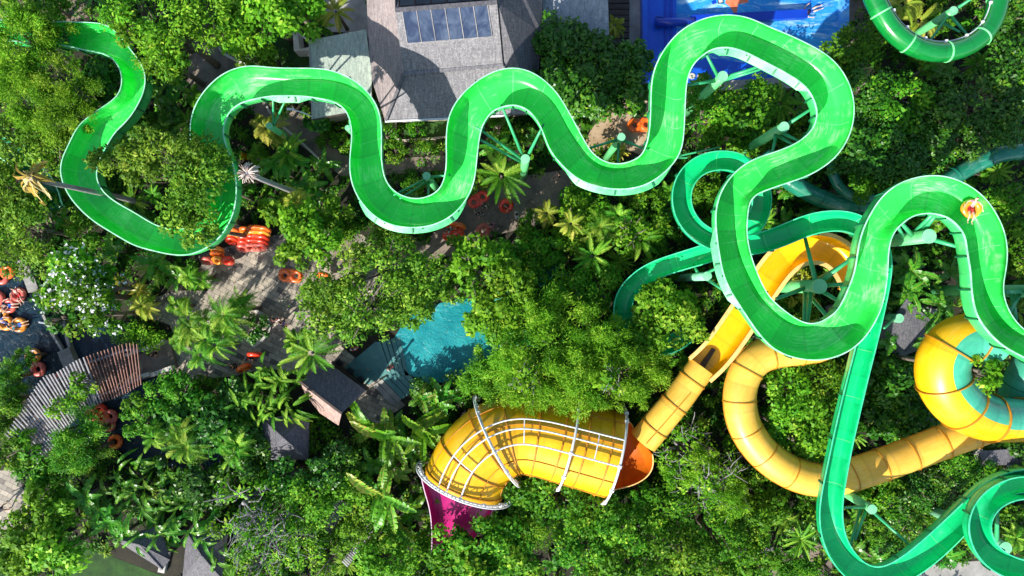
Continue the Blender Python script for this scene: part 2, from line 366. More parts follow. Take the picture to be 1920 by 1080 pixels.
def pair_rims(A, B):
    """match two traced rim lines point to point (dynamic warping), return equally spaced pairs"""
    na = 520; a = catmull(A, na); b = catmull(B, na)
    C = np.linalg.norm(a[:, None] - b[None], axis=2) ** 2
    D = np.full((na, na), 1e18); D[0, 0] = C[0, 0]
    for i in range(na):
        for j in range(na):
            if i == j == 0: continue
            m = 1e18
            if i: m = min(m, D[i - 1, j])
            if j: m = min(m, D[i, j - 1])
            if i and j: m = min(m, D[i - 1, j - 1])
            D[i, j] = C[i, j] + m
    i = j = na - 1; path = [(i, j)]
    while i or j:
        o = []
        if i and j: o.append((D[i - 1, j - 1], i - 1, j - 1))
        if i: o.append((D[i - 1, j], i - 1, j))
        if j: o.append((D[i, j - 1], i, j - 1))
        _, i, j = min(o); path.append((i, j))
    path = path[::-1]
    ab = np.array([[*a[i], *b[j]] for i, j in path])
    mid = (ab[:, :2] + ab[:, 2:]) / 2
    d = np.r_[0, np.cumsum(np.linalg.norm(np.diff(mid, axis=0), axis=1) + 1e-6)]
    n = int(d[-1] / 7)
    s = np.linspace(0, d[-1], n)
    out = np.stack([np.interp(s, d, ab[:, k]) for k in range(4)], 1)
    out = gsm(out, 2)
    return out, s / d[-1]

def centre_rims(C, n=None):
    """C rows: px, py, width px"""
    c = catmull(C, 600)
    d = np.r_[0, np.cumsum(np.linalg.norm(np.diff(c[:, :2], axis=0), axis=1))]
    n = n or int(d[-1] / 7); s = np.linspace(0, d[-1], n)
    c = np.stack([np.interp(s, d, c[:, k]) for k in range(3)], 1)
    c = gsm(c, 2)
    t = np.gradient(c[:, :2], axis=0); t /= np.linalg.norm(t, axis=1)[:, None]
    nrm = np.stack([-t[:, 1], t[:, 0]], 1)
    return np.hstack([c[:, :2] + nrm * c[:, 2:] / 2, c[:, :2] - nrm * c[:, 2:] / 2]), s / d[-1]

def world_pairs(ab, z):
    k = ((H - z) / H)[:, None]
    A = np.hstack([(ab[:, 0:1] - 960) / S * k, (540 - ab[:, 1:2]) / S * k, z[:, None]])
    B = np.hstack([(ab[:, 2:3] - 960) / S * k, (540 - ab[:, 3:4]) / S * k, z[:, None]])
    return A, B

def flume(name, label, cat, ab, s, zprof, depth, m_in, m_out, m_rim, m_flange=None, m_seam=None, flange_step=3.0, bank=0.25, power=0.5, group=None, lip=0.055):
    z = np.interp(s, [p[0] for p in zprof], [p[1] for p in zprof])
    z = gsm(z[:, None], 4)[:, 0]
    A, B = world_pairs(ab, z)
    mid = (A + B) / 2
    t = np.gradient(mid, axis=0); t /= np.linalg.norm(t, axis=1)[:, None]
    ds = np.r_[0, np.cumsum(np.linalg.norm(np.diff(mid, axis=0), axis=1))]
    # bank the bends a little, keeping the traced outline
    cz = gsm((np.cross(t[:-1, :2], t[1:, :2]) / np.maximum(np.diff(ds), 1e-3))[:, None], 6)[:, 0]
    cz = np.r_[cz, cz[-1]]
    bk = np.clip(cz * 2.2, -1, 1) * bank
    A[:, 2] -= bk * 0; sideAB = (B - A); sideAB /= np.linalg.norm(sideAB, axis=1)[:, None]
    left = np.cross(np.array([0, 0, 1.0]), t)      # left of travel
    sg = np.sign((sideAB * left).sum(1).mean())    # +1: B is on the left
    dB = -bk * sg; dA = bk * sg
    for R_, dz in ((A, dA), (B, dB)):
        k = (H - (R_[:, 2] + dz)) / (H - R_[:, 2]); R_[:, 0] *= k; R_[:, 1] *= k; R_[:, 2] += dz
    n = len(A); K = 17
    th = np.linspace(0, PI, K); c = np.cos(th)
    u = 0.5 - 0.5 * np.sign(c) * np.abs(c) ** power
    dd = np.abs(np.sin(th)) ** 0.8
    root = empty(name, tuple(mid[0] * [1, 1, 0])); tag(root, label, cat, group)
    root.location = (0, 0, 0)
    ring = lambda i, off=0.0: [tuple(A[i] * (1 - uu) + B[i] * uu + np.array([0, 0, -1]) * (depth + off) * d_ + (uu - 0.5) * 2 * off * sideAB[i]) for uu, d_ in zip(u, dd)]
    V = []; F = []; UV = []
    for i in range(n):
        V += ring(i); UV += [(uu, ds[i]) for uu in u]
    for i in range(n - 1):
        for k in range(K - 1):
            a = i * K + k; F.append((a, a + 1, a + 1 + K, a + K))
    nin = len(V); V2 = []
    for i in range(n): V2 += ring(i, 0.045); UV += [(uu, ds[i]) for uu in u]
    Fo = [tuple(x + nin for x in f[::-1]) for f in F]
    for e in (0, n - 1):
        for k in range(K - 1): a = e * K + k; Fo.append((a, a + 1, a + 1 + nin, a + nin))
    for k in (0, K - 1):
        for i in range(n - 1): a = i * K + k; b = a + K; Fo.append((a, b, b + nin, a + nin))
    mesh('chute', V + V2, F + Fo, [m_in, m_out], root, True, [0] * len(F) + [1] * len(Fo), UV)
    for R_, sgn in ((A, -1), (B, 1)):
        m = MB(); rv = []
        for i in range(n):
            o = Vector(R_[i]); sd = Vector(sideAB[i]) * sgn
            rv.append([o - sd * 0.012 + Vector((0, 0, .03)), o + sd * lip + Vector((0, 0, .03)), o + sd * lip - Vector((0, 0, .035)), o + sd * 0.05 - Vector((0, 0, .035))])
        vs = [v for r_ in rv for v in r_]; fs = []
        for i in range(n - 1):
            for k in range(4): a = i * 4 + k; b = i * 4 + (k + 1) % 4; fs.append((a, b, b + 4, a + 4))
        fs += [(0, 1, 2, 3), tuple((n - 1) * 4 + k for k in (3, 2, 1, 0))]
        m.add(vs, fs).build('rim', m_rim, root)
    if m_flange:
        s0 = flange_step * 0.5
        while s0 < ds[-1] and True:
            i = int(np.searchsorted(ds, s0)); i = min(max(i, 1), n - 2)
            tv = Vector(t[i]); mb = MB()
            ro = [Vector(p) for p in ring(i, 0.05)]; rr = [Vector(p) for p in ring(i, 0.14)]
            vs = []
            for p, q in zip(ro, rr): vs += [p - tv * .04, q - tv * .04, q + tv * .04, p + tv * .04]
            fs = []
            for k in range(K - 1):
                for q in range(4): a = k * 4 + q; b = k * 4 + (q + 1) % 4; fs.append((a, a + 4, b + 4, b))
            mb.add(vs, fs); mb.build('flange', m_flange, root)
            if m_seam:
                ri = [Vector(p) for p in ring(i, -0.006)]
                vs = []
                for p in ri[1:-1]: vs += [p - tv * .013, p + tv * .013]
                mesh('seam', vs, [(2 * k, 2 * k + 2, 2 * k + 3, 2 * k + 1) for k in range(len(ri) - 3)], m_seam, root)
            s0 += flange_step
    return root, A, B, ds

def sweep_tube(parent, name, path, radii, mat, rib_mat=None, rib_step=2.2, K=28, a0=0.0, a1=2 * PI, mats=None, split=None, flat=1.0, thick=0.0, rib_h=0.07, rib_w=0.06):
    """path Nx3; angle 0 = right side, pi/2 = up"""
    path = np.asarray(path, float); n = len(path)
    t = np.gradient(path, axis=0); t /= np.linalg.norm(t, axis=1)[:, None]
    side = np.cross(t, [0, 0, 1.0]); side /= np.linalg.norm(side, axis=1)[:, None]
    up = np.cross(side, t)
    ds = np.r_[0, np.cumsum(np.linalg.norm(np.diff(path, axis=0), axis=1))]
    closed = abs(a1 - a0 - 2 * PI) < 1e-6
    ang = np.linspace(a0, a1, K + 1); ang = ang[:-1] if closed else ang
    kk = len(ang)
    pt = lambda i, a, off=0.0: path[i] + (side[i] * math.cos(a) + up[i] * math.sin(a) * flat) * (radii[i] + off)
    V = []; UV = []
    for i in range(n):
        for q, a in enumerate(ang): V.append(pt(i, a)); UV.append((q / kk * 2, ds[i]))
    F = []; mi = []
    for i in range(n - 1):
        for k in range(kk if closed else kk - 1):
            a = i * kk + k; b = i * kk + (k + 1) % kk
            F.append((a, a + kk, b + kk, b)); mi.append(1 if split and split(ds[i], ang[k]) else 0)
    o = mesh(name, V, F, mats or mat, parent, True, mi if mats else None, UV)
    if thick:
        md = o.modifiers.new('shell', 'SOLIDIFY'); md.thickness = thick; md.offset = 0
    if rib_mat:
        s0 = rib_step / 2
        while s0 < ds[-1]:
            i = min(max(int(np.searchsorted(ds, s0)), 0), n - 1)
            vs = []; tv = t[i]; aa = list(ang) + ([ang[0]] if closed else [])
            for a in aa:
                p = pt(i, a, 0.012); q = pt(i, a, rib_h)
                vs += [p - tv * rib_w, q - tv * rib_w * .7, q + tv * rib_w * .7, p + tv * rib_w]
            fs = []
            for k in range(len(aa) - 1):
                for q in range(3): a_ = k * 4 + q; fs.append((a_, a_ + 1, a_ + 5, a_ + 4))
            mesh('joint_ring', vs, fs, rib_mat, parent)
            s0 += rib_step
    return pt, ds, t, side, up

def px_path(C, n):
    """C rows: px, py, z -> world path"""
    c = catmull(C, n); c = gsm(c, 2)
    return np.array([P(*r) for r in c])

# ------------------------------------------------------------------ foliage
def nrmz(a): return a / np.maximum(np.linalg.norm(a, axis=1), 1e-9)[:, None]

def leafquads(c, nrm, dr, Ls, Ws, fold=0.25):
    """folded diamond leaves"""
    nrm = nrmz(nrm); dr = nrmz(dr - nrm * (dr * nrm).sum(1)[:, None]); sd = np.cross(nrm, dr)
    Ls = Ls[:, None]; Ws = Ws[:, None]
    p0 = c - dr * Ls * .5; p2 = c + dr * Ls * .5
    p1 = c + sd * Ws * .5 + nrm * Ws * fold - dr * Ls * .08; p3 = c - sd * Ws * .5 + nrm * Ws * fold - dr * Ls * .08
    V = np.stack([p0, p1, p2, p3], 1).reshape(-1, 3)
    n = len(c); Q = (np.arange(n)[:, None] * 4 + np.array([[0, 3, 2, 1]]))
    return V, Q

def gen_crown(kind, r, R):
    """returns V,Q,tint(,blossom V,Q)"""
    cov = dict(olive=95, lime=105, green=110, dark=120, feather=0, white=110, twig=60, ball=190, small=120)[kind] if kind != 'feather' else 420
    flat = dict(feather=0.75, ball=0.95, olive=0.55, twig=0.5).get(kind, 0.65)
    ll, ww = dict(olive=(0.27, 0.13), lime=(0.34, 0.20), green=(0.25, 0.15), dark=(0.36, 0.20), feather=(0.24, 0.055), white=(0.30, 0.15), twig=(0.26, 0.13), ball=(0.16, 0.07), small=(0.2, 0.11))[kind]
    nc = int(8 + r * r * 2.6) if kind != 'ball' else int(14)
    N = int(PI * r * r * cov * (0.9 if r > 2 else 1.2))
    # clumps around an irregular dome
    ph = R.uniform(0, 2 * PI, nc); ct = R.uniform(-0.12, 1.0, nc); st = np.sqrt(1 - ct ** 2)
    k1, k2, k3 = R.uniform(0, 6.28, 3)
    lobe = 1 + 0.16 * np.sin(2 * ph + k1) + 0.13 * np.sin(3 * ph + k2) + 0.08 * np.sin(5 * ph + k3) if kind != 'ball' else np.ones(nc)
    rad = r * 0.80 * lobe * R.uniform(0.72, 1.08, nc)
    if kind == 'ball': rad = np.full(nc, r * 0.7)
    cc = np.stack([rad * st * np.cos(ph), rad * st * np.sin(ph), rad * ct * flat], 1)
    cr = r * (R.uniform(0.14, 0.27, nc) if kind == 'feather' else R.uniform(0.16, 0.32, nc)) * (1 if r > 2.2 else 1.35)
    if kind == 'ball': cr[:] = r * .42
    w = cr ** 2; w /= w.sum()
    ci = R.choice(nc, N, p=w)
    d = R.normal(size=(N, 3)); d[:, 2] = d[:, 2] * 0.9 + 0.5; d = nrmz(d)
    ctint = R.uniform(-0.28, 0.28, nc)
    out = nrmz(cc + np.array([0, 0, 0.3 * r]))
    if kind == 'feather':
        # plumes: leaves stream outwards from every clump in arching sprays
        dirs = out[ci] + R.normal(size=(N, 3)) * 0.35
        along = R.uniform(-1.0, 1.35, N)
        pos = cc[ci] + nrmz(dirs) * (along * cr[ci])[:, None] + R.normal(size=(N, 3)) * (cr[ci] * .36 * (1.25 - .5 * along / 1.35))[:, None]
        pos[:, 2] -= np.maximum(along, 0) ** 2 * cr[ci] * 0.35
        dr = dirs + R.normal(size=(N, 3)) * 0.55; nn = np.array([0, 0, 1.0]) + R.normal(size=(N, 3)) * 0.6
    else:
        pos = cc[ci] + d * (cr[ci] * R.uniform(0.55, 1.12, N))[:, None] * np.array([1, 1, .8])
        stray = R.random(N) < 0.10
        pos[stray] += R.normal(size=(stray.sum(), 3)) * r * 0.08
        nn = d * 0.8 + np.array([0, 0, 0.75]) + R.normal(size=(N, 3)) * 0.5
        dr = out[ci] * 0.6 + d + R.normal(size=(N, 3)) * 0.5
    sc = R.uniform(0.65, 1.25, N) * R.uniform(.75, 1.3, nc)[ci]
    V, Q = leafquads(pos, nn, dr, ll * sc, ww * sc)
    tint = np.clip(0.42 + ctint[ci] + R.normal(size=N) * 0.2, 0, 1)
    T = np.repeat(tint, 4)
    bl = None
    if kind == 'white':
        nb = int(r * r * 30); bi = R.choice(N, nb); sel = pos[bi] + d[bi] * 0.08
        sel = sel[sel[:, 2] > 0.1 * r]
        m_ = len(sel); rep = 3
        sel = np.repeat(sel, rep, 0) + R.normal(size=(m_ * rep, 3)) * 0.06
        bl = leafquads(sel, np.array([0, 0, 1.0]) + R.normal(size=(len(sel), 3)) * .4, R.normal(size=(len(sel), 3)), np.full(len(sel), .21), np.full(len(sel), .14)) + (np.repeat(R.random(len(sel)), 4),)
    return V, Q, T, bl, cc

def gen_trunk(r, hc, cc, R, grey=False):
    """tapered trunk of height hc with limbs to the clump centres"""
    m = MB(); rb = 0.07 * r + 0.05
    top = Vector((0, 0, hc - 0.25 * r))
    m.tube([(0, 0, -0.1), (0.03 * r, 0.02 * r, hc * .45), tuple(top)], [rb * 1.3, rb, rb * .75], 8)
    idx = R.choice(len(cc), min(len(cc), 14 if not grey else 26), replace=False)
    for i in idx:
        e = Vector(cc[i]) + Vector((0, 0, hc)); s_ = Vector((0, 0, hc * R.uniform(.45, .85)))
        mid_ = s_.lerp(e, .5) + Vector((R.normal() * .12 * r, R.normal() * .12 * r, .05 * r))
        m.tube([s_, mid_, e], [rb * .5, rb * .3, rb * .12], 5)
        if grey:
            for _ in range(4):
                f = e + Vector(R.normal(size=3)) * r * .22 + Vector((0, 0, .12 * r)); m.tube([e, (e + f) / 2 + Vector(R.normal(size=3)) * .05 * r, f], [rb * .16, rb * .12, .012], 4)
    return m

def frond(R, L_, az, rise, droop, nl=22, ll=0.5, lw=0.07, tint=0.5, vshape=0.35):
    s = np.linspace(0.12, 1, nl); d = np.array([math.cos(az), math.sin(az), 0])
    x = s * L_; zz = rise * L_ * s - droop * L_ * s ** 2.2
    c = d[None] * x[:, None] + np.array([0, 0, 1.0])[None] * zz[:, None]
    sd = np.array([-d[1], d[0], 0])
    tg = nrmz(np.gradient(c, axis=0))
    P_, N_, D_, Ls, Ws = [], [], [], [], []
    for sg in (-1, 1):
        prof = np.sin(np.clip(s * 1.05, 0, 1) * PI) ** .6 * .8 + .25
        dirs = nrmz(tg * 0.75 + sd[None] * sg + np.array([0, 0, vshape]) + R.normal(size=(nl, 3)) * .12)
        l_ = ll * prof * (1 - .35 * s)
        P_.append(c + dirs * l_[:, None] * .5); D_.append(dirs); N_.append(np.cross(tg, dirs) * sg + np.array([0, 0, .2])); Ls.append(l_); Ws.append(np.full(nl, lw))
    V, Q = leafquads(np.vstack(P_), np.vstack(N_), np.vstack(D_), np.concatenate(Ls), np.concatenate(Ws), 0.1)
    T = np.repeat(np.clip(tint + R.normal(size=2 * nl) * .1, 0, 1), 4)
    # the rachis, a thin ridge
    w = 0.025
    rv = np.vstack([c - sd * w, c + np.array([0, 0, w]), c + sd * w]); rq = []
    for i in range(nl - 1): rq += [[i, i + 1, nl + i + 1, nl + i], [nl + i, nl + i + 1, 2 * nl + i + 1, 2 * nl + i]]
    return [(V, Q, T), (rv, np.array(rq), np.full(len(rv), min(1, tint + .35)))]

def blade(R, L_, W_, az, rise, droop, tint=0.5, seg=12, fold=0.18, roll=0.0, edge=0.0):
    s = np.linspace(0.0, 1, seg + 1); d = np.array([math.cos(az), math.sin(az), 0]); sd = np.array([-d[1], d[0], 0])
    zz = rise * L_ * s - droop * L_ * s ** 2
    c = d * (s * L_)[:, None] + np.array([0, 0, 1.0]) * zz[:, None] + sd * (np.sin(s * 2.2) * roll * L_)[:, None]
    w = W_ * .5 * np.clip(np.sin(np.clip(s * .93 + .07, 0, 1) * PI), 0.03, 1) ** .55
    parts = []
    upn = nrmz(np.cross(nrmz(np.gradient(c, axis=0)), sd[None].repeat(seg + 1, 0))); upn[upn[:, 2] < 0] *= -1
    for sg in (-1, 1):
        V = []; Q = []; T = []
        for i in range(seg):
            j = R.uniform(.8, 1.08); j2 = R.uniform(.8, 1.08); dz = R.normal() * .11 * W_
            a = c[i]; b = c[i + 1]
            e1 = c[i + 1] + sd * sg * w[i + 1] * j + upn[i + 1] * (w[i + 1] * fold * 2 + dz)
            e0 = c[i] + sd * sg * w[i] * j2 + upn[i] * (w[i] * fold * 2 + dz)
            if R.random() < .3: e0 = e0 * .88 + e1 * .12
            k = len(V); V += [a, b, e1, e0]; Q.append([k, k + 1, k + 2, k + 3] if sg > 0 else [k + 3, k + 2, k + 1, k])
            t0 = tint + R.normal() * .07; T += [t0, t0, min(1, t0 + edge), min(1, t0 + edge)]
        parts.append((np.array(V), np.array(Q), np.clip(np.array(T), 0, 1)))
    # midrib
    wr = 0.02 + .02 * W_
    rv = np.vstack([c - sd * wr + upn * .012, c + upn * (wr + .012), c + sd * wr + upn * .012]); rq = []; nl = seg + 1
    for i in range(seg): rq += [[i, i + 1, nl + i + 1, nl + i], [nl + i, nl + i + 1, 2 * nl + i + 1, 2 * nl + i]]
    parts.append((rv, np.array(rq), np.full(len(rv), min(1, tint + .4))))
    return parts

def join(parts, off=None):
    Vs, Qs, Ts = [], [], []; n = 0
    for V, Q, T in parts:
        Vs.append(V); Qs.append(Q + n); Ts.append(T); n += len(V)
    return np.vstack(Vs), np.vstack(Qs), np.concatenate(Ts)

def shift(parts, v, rot=None):
    return [((V if rot is None else V @ rot.T) + np.array(v), Q, T) for V, Q, T in parts]

def gen_plant(kind, r, R):
    ps = []
    if kind == 'palm':      # dense clump of feather fronds, several stems
        ns = max(1, int(round(r * 1.5)))
        for k in range(ns):
            a = R.uniform(0, 6.28); q = math.sqrt(R.random()) * r * .48 if ns > 1 else 0
            f = []
            for j in range(15):
                f += frond(R, min(2.1, r * R.uniform(.5, .85) if ns > 1 else r * R.uniform(.8, 1.05)), j * 2.4 + R.uniform(-.4, .4), R.uniform(.25, 1.2), R.uniform(.5, 1.5), tint=R.uniform(.1, .95), lw=.05, ll=.36, nl=20, vshape=R.uniform(.2, .9))
            ps += shift(f, (q * math.cos(a), q * math.sin(a), R.uniform(-.6, .4)))
    elif kind == 'fan':    # single rosette palm
        for j in range(19): ps += frond(R, r * R.uniform(.7, 1.1), j * 2.4 + R.uniform(-.25, .25), R.uniform(.1, 1.1), R.uniform(.3, 1.1), tint=R.uniform(.15, .95), lw=.06, ll=.30 * max(.8, min(r, 2.2) / 1.8), nl=26, vshape=R.uniform(.3, .8))
    elif kind == 'banana':
        ns = max(1, int(round(r * .9)))
        for k in range(ns):
            a = R.uniform(0, 6.28); q = math.sqrt(R.random()) * r * .5 if ns > 1 else 0; f = []
            for j in range(7):
                f += blade(R, r * R.uniform(.55, .85) if ns > 1 else r * R.uniform(.75, 1.05), R.uniform(.38, .55), j * 2.4 + R.uniform(-.3, .3), R.uniform(.3, .9), R.uniform(.4, .9), tint=R.uniform(.15, .75), roll=R.uniform(-.05, .05))
            ps += shift(f, (q * math.cos(a), q * math.sin(a), R.uniform(-.4, .4)))
    elif kind == 'helic':   # long arching strap leaves all combed one way
        for k in range(int(r * r * 7)):
            a = R.uniform(0, 6.28); q = math.sqrt(R.random()) * r * .8
            f = blade(R, R.uniform(.9, 1.6), R.uniform(.2, .34), R.uniform(0, 6.28), R.uniform(.5, 1.2), R.uniform(.7, 1.3), tint=R.uniform(.1, .85), seg=8, roll=R.uniform(-.25, .25))
            ps += shift(f, (q * math.cos(a), q * math.sin(a), R.uniform(-.7, .3)))
    elif kind == 'travel':   # row of large leaves with scorched edges
        for k in range(13):
            f = blade(R, r * R.uniform(.8, 1.35), R.uniform(.45, .75), R.uniform(-1.3, .5) if k % 4 else R.uniform(2, 4.4), R.uniform(.2, .9), R.uniform(.3, 1.0), tint=R.uniform(.1, .7), seg=20, fold=R.uniform(.1, .6), edge=.3, roll=R.uniform(-.12, .12))
            ps += shift(f, (R.uniform(-.2, .2) * r, R.uniform(-.2, .2) * r, R.uniform(-.5, .4)))
    elif kind == 'star':     # cycad or agave like rosette
        for j in range(16): ps += blade(R, r * R.uniform(.75, 1.05), .22, j * 2.4, R.uniform(.15, .8), R.uniform(.2, .5), tint=R.uniform(.3, .8), seg=6)
    return join(ps)

CACHE = {}
def crown_data(kind, r, var):
    rq = max(0.8, round(r * 2) / 2); key = (kind, rq, var)
    if key in CACHE: return CACHE[key], rq
    R = np.random.default_rng(abs(hash((sum(map(ord, kind)), int(rq * 10), var))) % 2 ** 31)
    if kind in ('palm', 'fan', 'banana', 'helic', 'travel', 'star', 'croton'):
        k2 = 'star' if kind == 'croton' else kind
        V, Q, T = gen_plant(k2, rq, R); CACHE[key] = (V, Q, T, None, None, R)
    else:
        V, Q, T, bl, cc = gen_crown(kind, rq, R); CACHE[key] = (V, Q, T, bl, cc, R)
    return CACHE[key], rq

CATS = dict(olive='tree', lime='tree', green='tree', dark='tree', feather='tree', white='tree', twig='tree', ball='bush', small='shrub', palm='palm', fan='palm', banana='banana plant', helic='plant', travel='plant', star='plant', croton='plant')
DESC = dict(olive='olive green small-leaved tree', lime='lime green broadleaf tree', green='mid green leafy tree', dark='dark glossy tree', feather='feathery yellow-green tree', white='white-blossomed green tree', twig='thin grey-twigged tree', ball='clipped round lime bush', small='low leafy shrub', palm='clump of feathery palm fronds', fan='single palm with radiating fronds', banana='broad-leaved banana plant', helic='patch of arching strap leaves', travel='scorched big-leaved plant', star='spiky leaf rosette', croton='yellow rosette')
NAMES = dict(olive='small_leaved_tree', lime='broadleaf_tree', green='leafy_tree', dark='glossy_tree', feather='feathery_tree', white='blossom_tree', twig='twiggy_tree', ball='round_bush', small='leafy_shrub', palm='palm_clump', fan='palm_tree', banana='banana_plant', helic='strap_leaf_plant', travel='big_leaf_plant', star='leaf_rosette', croton='yellow_rosette')
LM = [('pale green tiled roof', 640, 140), ('grey roof with the skylight', 840, 110), ('blue wave pool', 1400, 70), ('double tube on the sandy path', 1200, 234), ('turquoise pool', 800, 640),
      ('dark gabled hut', 620, 740), ('small hip-roofed hut', 535, 822), ('stone plaza', 480, 530), ('stacked orange tubes', 465, 445), ('slatted pergola', 150, 740), ('river tubes', 30, 580),
      ('tall wilted palm', 60, 330), ('dead palm stump', 462, 330), ('closed green tube ring', 1760, 60), ('teal slide ring', 1345, 375), ('yellow trough loop', 1525, 540), ('yellow tube bend', 1400, 770),
      ('giant yellow tunnel', 1020, 830), ('magenta chute', 865, 950), ('teal helix', 1905, 985), ('straight teal slide', 1600, 760), ('yellow and teal ring', 1790, 700), ('slide rider', 1820, 390),
      ('hip-roofed pavilions', 320, 1035), ('slatted walkway', 650, 980), ('brown path', 980, 370), ('low teal tube', 1540, 350), ('diagonal teal slide', 1740, 1010), ('green hairpin', 300, 440), ('yellow trough', 1340, 650), ('green slide corner', 1570, 170), ('upper left green bend', 220, 110)]
PLANTS = []
def plant(kind, px, py, rpx, ztop, mat=None, var=None, rz=None, squash=1.0, desc=None, sz=1.0):
    """rpx: crown radius in photo pixels"""
    r = rpx / S * (H - ztop) / H; zc = max(0.3, ztop - 0.34 * r)
    var = var if var is not None else len(PLANTS) % 2
    (V, Q, T, bl, cc, R), rq = crown_data(kind, r, var)
    flat = 0.65
    rr = random.Random(int(px * 31 + py * 17))
    hc = max(0.25, ztop - r * flat * (0.8 if cc is not None else .5))
    b = P(px, py, zc); root = empty(NAMES[kind], (b.x, b.y, 0), rr.uniform(0, 6.28) if rz is None else rz)
    mk = mat or dict(white='green', twig='olive', ball='feather', small='green', fan='palm', helic='banana', travel='scorched', star='palm').get(kind, kind)
    def inst(part, key, build):
        if key not in CACHE: CACHE[key] = build(); return CACHE[key]
        o = CACHE[key].copy(); COL.objects.link(o); return o
    sc = r / rq
    o = inst('crown', ('o', kind, rq, var, mk), lambda: mesh('crown' if cc is not None else 'leaves', V, None, L[mk], None, False, tint=T, quads=Q))
    o.parent = root; o.location = (0, 0, hc); o.scale = (sc, sc * squash, sc * sz)
    if bl is not None:
        q = inst('b', ('bl', kind, rq, var), lambda: mesh('blossom', bl[0], None, L['blossom'], None, False, tint=bl[2], quads=bl[1]))
        q.parent = root; q.location = (0, 0, hc); q.scale = (sc, sc * squash, sc)
    if cc is not None:
        hq = max(.6, round(hc)); key = ('t', kind, rq, var, hq)
        q = inst('trunk', key, lambda: gen_trunk(rq, hq / sc if sc else hq, cc, R, kind == 'twig').build('trunk', M['bark_grey'] if kind == 'twig' else M['bark'], None, True))
        q.parent = root; q.scale = (sc, sc, sc * hc / hq)
    elif kind in ('palm', 'fan', 'banana'):
        hq = max(.4, round(hc)); key = ('t', kind, 0, 0, hq)
        q = inst('stem', key, lambda: MB().tube([(0, 0, -.1), (.05, 0, hq * .5), (0, 0, hq)], [.16, .12, .09], 8).build('stem', M['bark'], None, True))
        q.parent = root; q.scale = (1, 1, hc / hq)
    root['category'] = CATS[kind]
    PLANTS.append((root, kind, px, py, rpx, desc))
    return root

def label_plants():
    def rel(px, py, lx, ly):
        dx, dy = px - lx, py - ly
        if abs(dx) > 1.7 * abs(dy): return 'right of' if dx > 0 else 'left of'
        if abs(dy) > 1.7 * abs(dx): return 'below' if dy > 0 else 'above'
        return ('lower' if dy > 0 else 'upper') + (' right of' if dx > 0 else ' left of')
    used = {}
    for root, kind, px, py, rpx, desc in PLANTS:
        ds_ = sorted(LM, key=lambda l: (l[1] - px) ** 2 + (l[2] - py) ** 2)
        size = 'large ' if rpx > 75 else ('small ' if rpx < 36 else '')
        lab = f"{size}{desc or DESC[kind]} {rel(px, py, ds_[0][1], ds_[0][2])} the {ds_[0][0]}"
        used.setdefault(lab, []).append((root, px, py, ds_))
    for lab, its in used.items():
        if len(its) == 1: its[0][0]['label'] = lab; continue
        xs = [i[1] for i in its]; ys = [i[2] for i in its]
        byx = (max(xs) - min(xs)) >= (max(ys) - min(ys))
        its.sort(key=lambda i: i[1] if byx else i[2])
        n = len(its)
        for k, it in enumerate(its):
            if n == 2: w = (('leftmost', 'rightmost') if byx else ('upper', 'lower'))[k] + ' of two'
            elif n == 3: w = (('leftmost', 'middle', 'rightmost') if byx else ('topmost', 'middle', 'lowest'))[k] + ' of three'
            else: w = ('leftmost' if byx else 'topmost') if k == 0 else (('rightmost' if byx else 'lowest') if k == n - 1 else ('second', 'third', 'fourth', 'fifth', 'sixth', 'seventh', 'eighth')[k - 1] + (' from left' if byx else ' from top'))
            it[0]['label'] = lab + ', ' + w
    for root, kind, *_ in PLANTS: root['group'] = DESC[kind] + 's of the park' if not DESC[kind].endswith('s') else DESC[kind] + ' in the park'

# ================================================================== THE SETTING
def sheet(name, pts, level, mat):
    """flat ground sheet from photo pixels; level counts 4 mm steps"""
    z = 0.004 * level; vs = [P(x, y, z) for x, y in pts]
    a = sum(vs[i].x * vs[(i + 1) % len(vs)].y - vs[(i + 1) % len(vs)].x * vs[i].y for i in range(len(vs)))
    if a < 0: vs = vs[::-1]
    return struct(mesh(name, vs, [tuple(range(len(vs)))], mat))

def smoothpoly(pts, k=8):
    p = list(pts) + [pts[0]]; return [tuple(q) for q in catmull([pts[-1]] + p + [pts[1]], len(pts) * k)][3:-3]

g = struct(mesh('ground', [(-400, -300, 0), (400, -300, 0), (400, 300, 0), (-400, 300, 0)], [(0, 1, 2, 3)], M['soil']))
PLAZA = [(372, 478), (430, 462), (520, 440), (600, 430), (680, 440), (720, 480), (720, 560), (640, 600), (640, 650), (690, 690), (760, 760), (700, 800), (640, 740), (560, 700), (500, 690), (440, 705), (330, 715), (240, 690), (250, 650), (330, 650), (320, 610), (260, 590), (270, 565), (330, 545), (390, 545)]
PATH1 = [(355, 60), (420, 90), (470, 120), (530, 190), (600, 240), (640, 290), (700, 300), (850, 290), (850, 318), (700, 330), (640, 330), (560, 270), (500, 230), (430, 180), (370, 190), (352, 150)]
PATH2 = [(600, 440), (700, 460), (800, 450), (860, 395), (900, 350), (980, 330), (1050, 320), (1100, 290), (1060, 375), (1050, 400), (1000, 425), (930, 440), (860, 475), (760, 500), (640, 500)]
PATH3 = [(1085, 290), (1110, 240), (1150, 195), (1200, 175), (1225, 200), (1240, 260), (1200, 290), (1150, 270), (1110, 300)]
RIVER = [(-300, 480), (40, 490), (70, 560), (110, 610), (230, 600), (270, 640), (300, 720), (330, 790), (420, 830), (480, 880), (420, 900), (300, 870), (200, 850), (100, 830), (60, 740), (-300, 700)]
POOL = [(735, 640), (760, 600), (800, 575), (860, 560), (900, 560), (960, 640), (900, 700), (850, 715), (800, 720), (765, 700)]
LAWN1 = [(430, 70), (560, 60), (590, 130), (480, 135)]
LAWN2 = [(755, 222), (860, 222), (860, 262), (758, 262)]
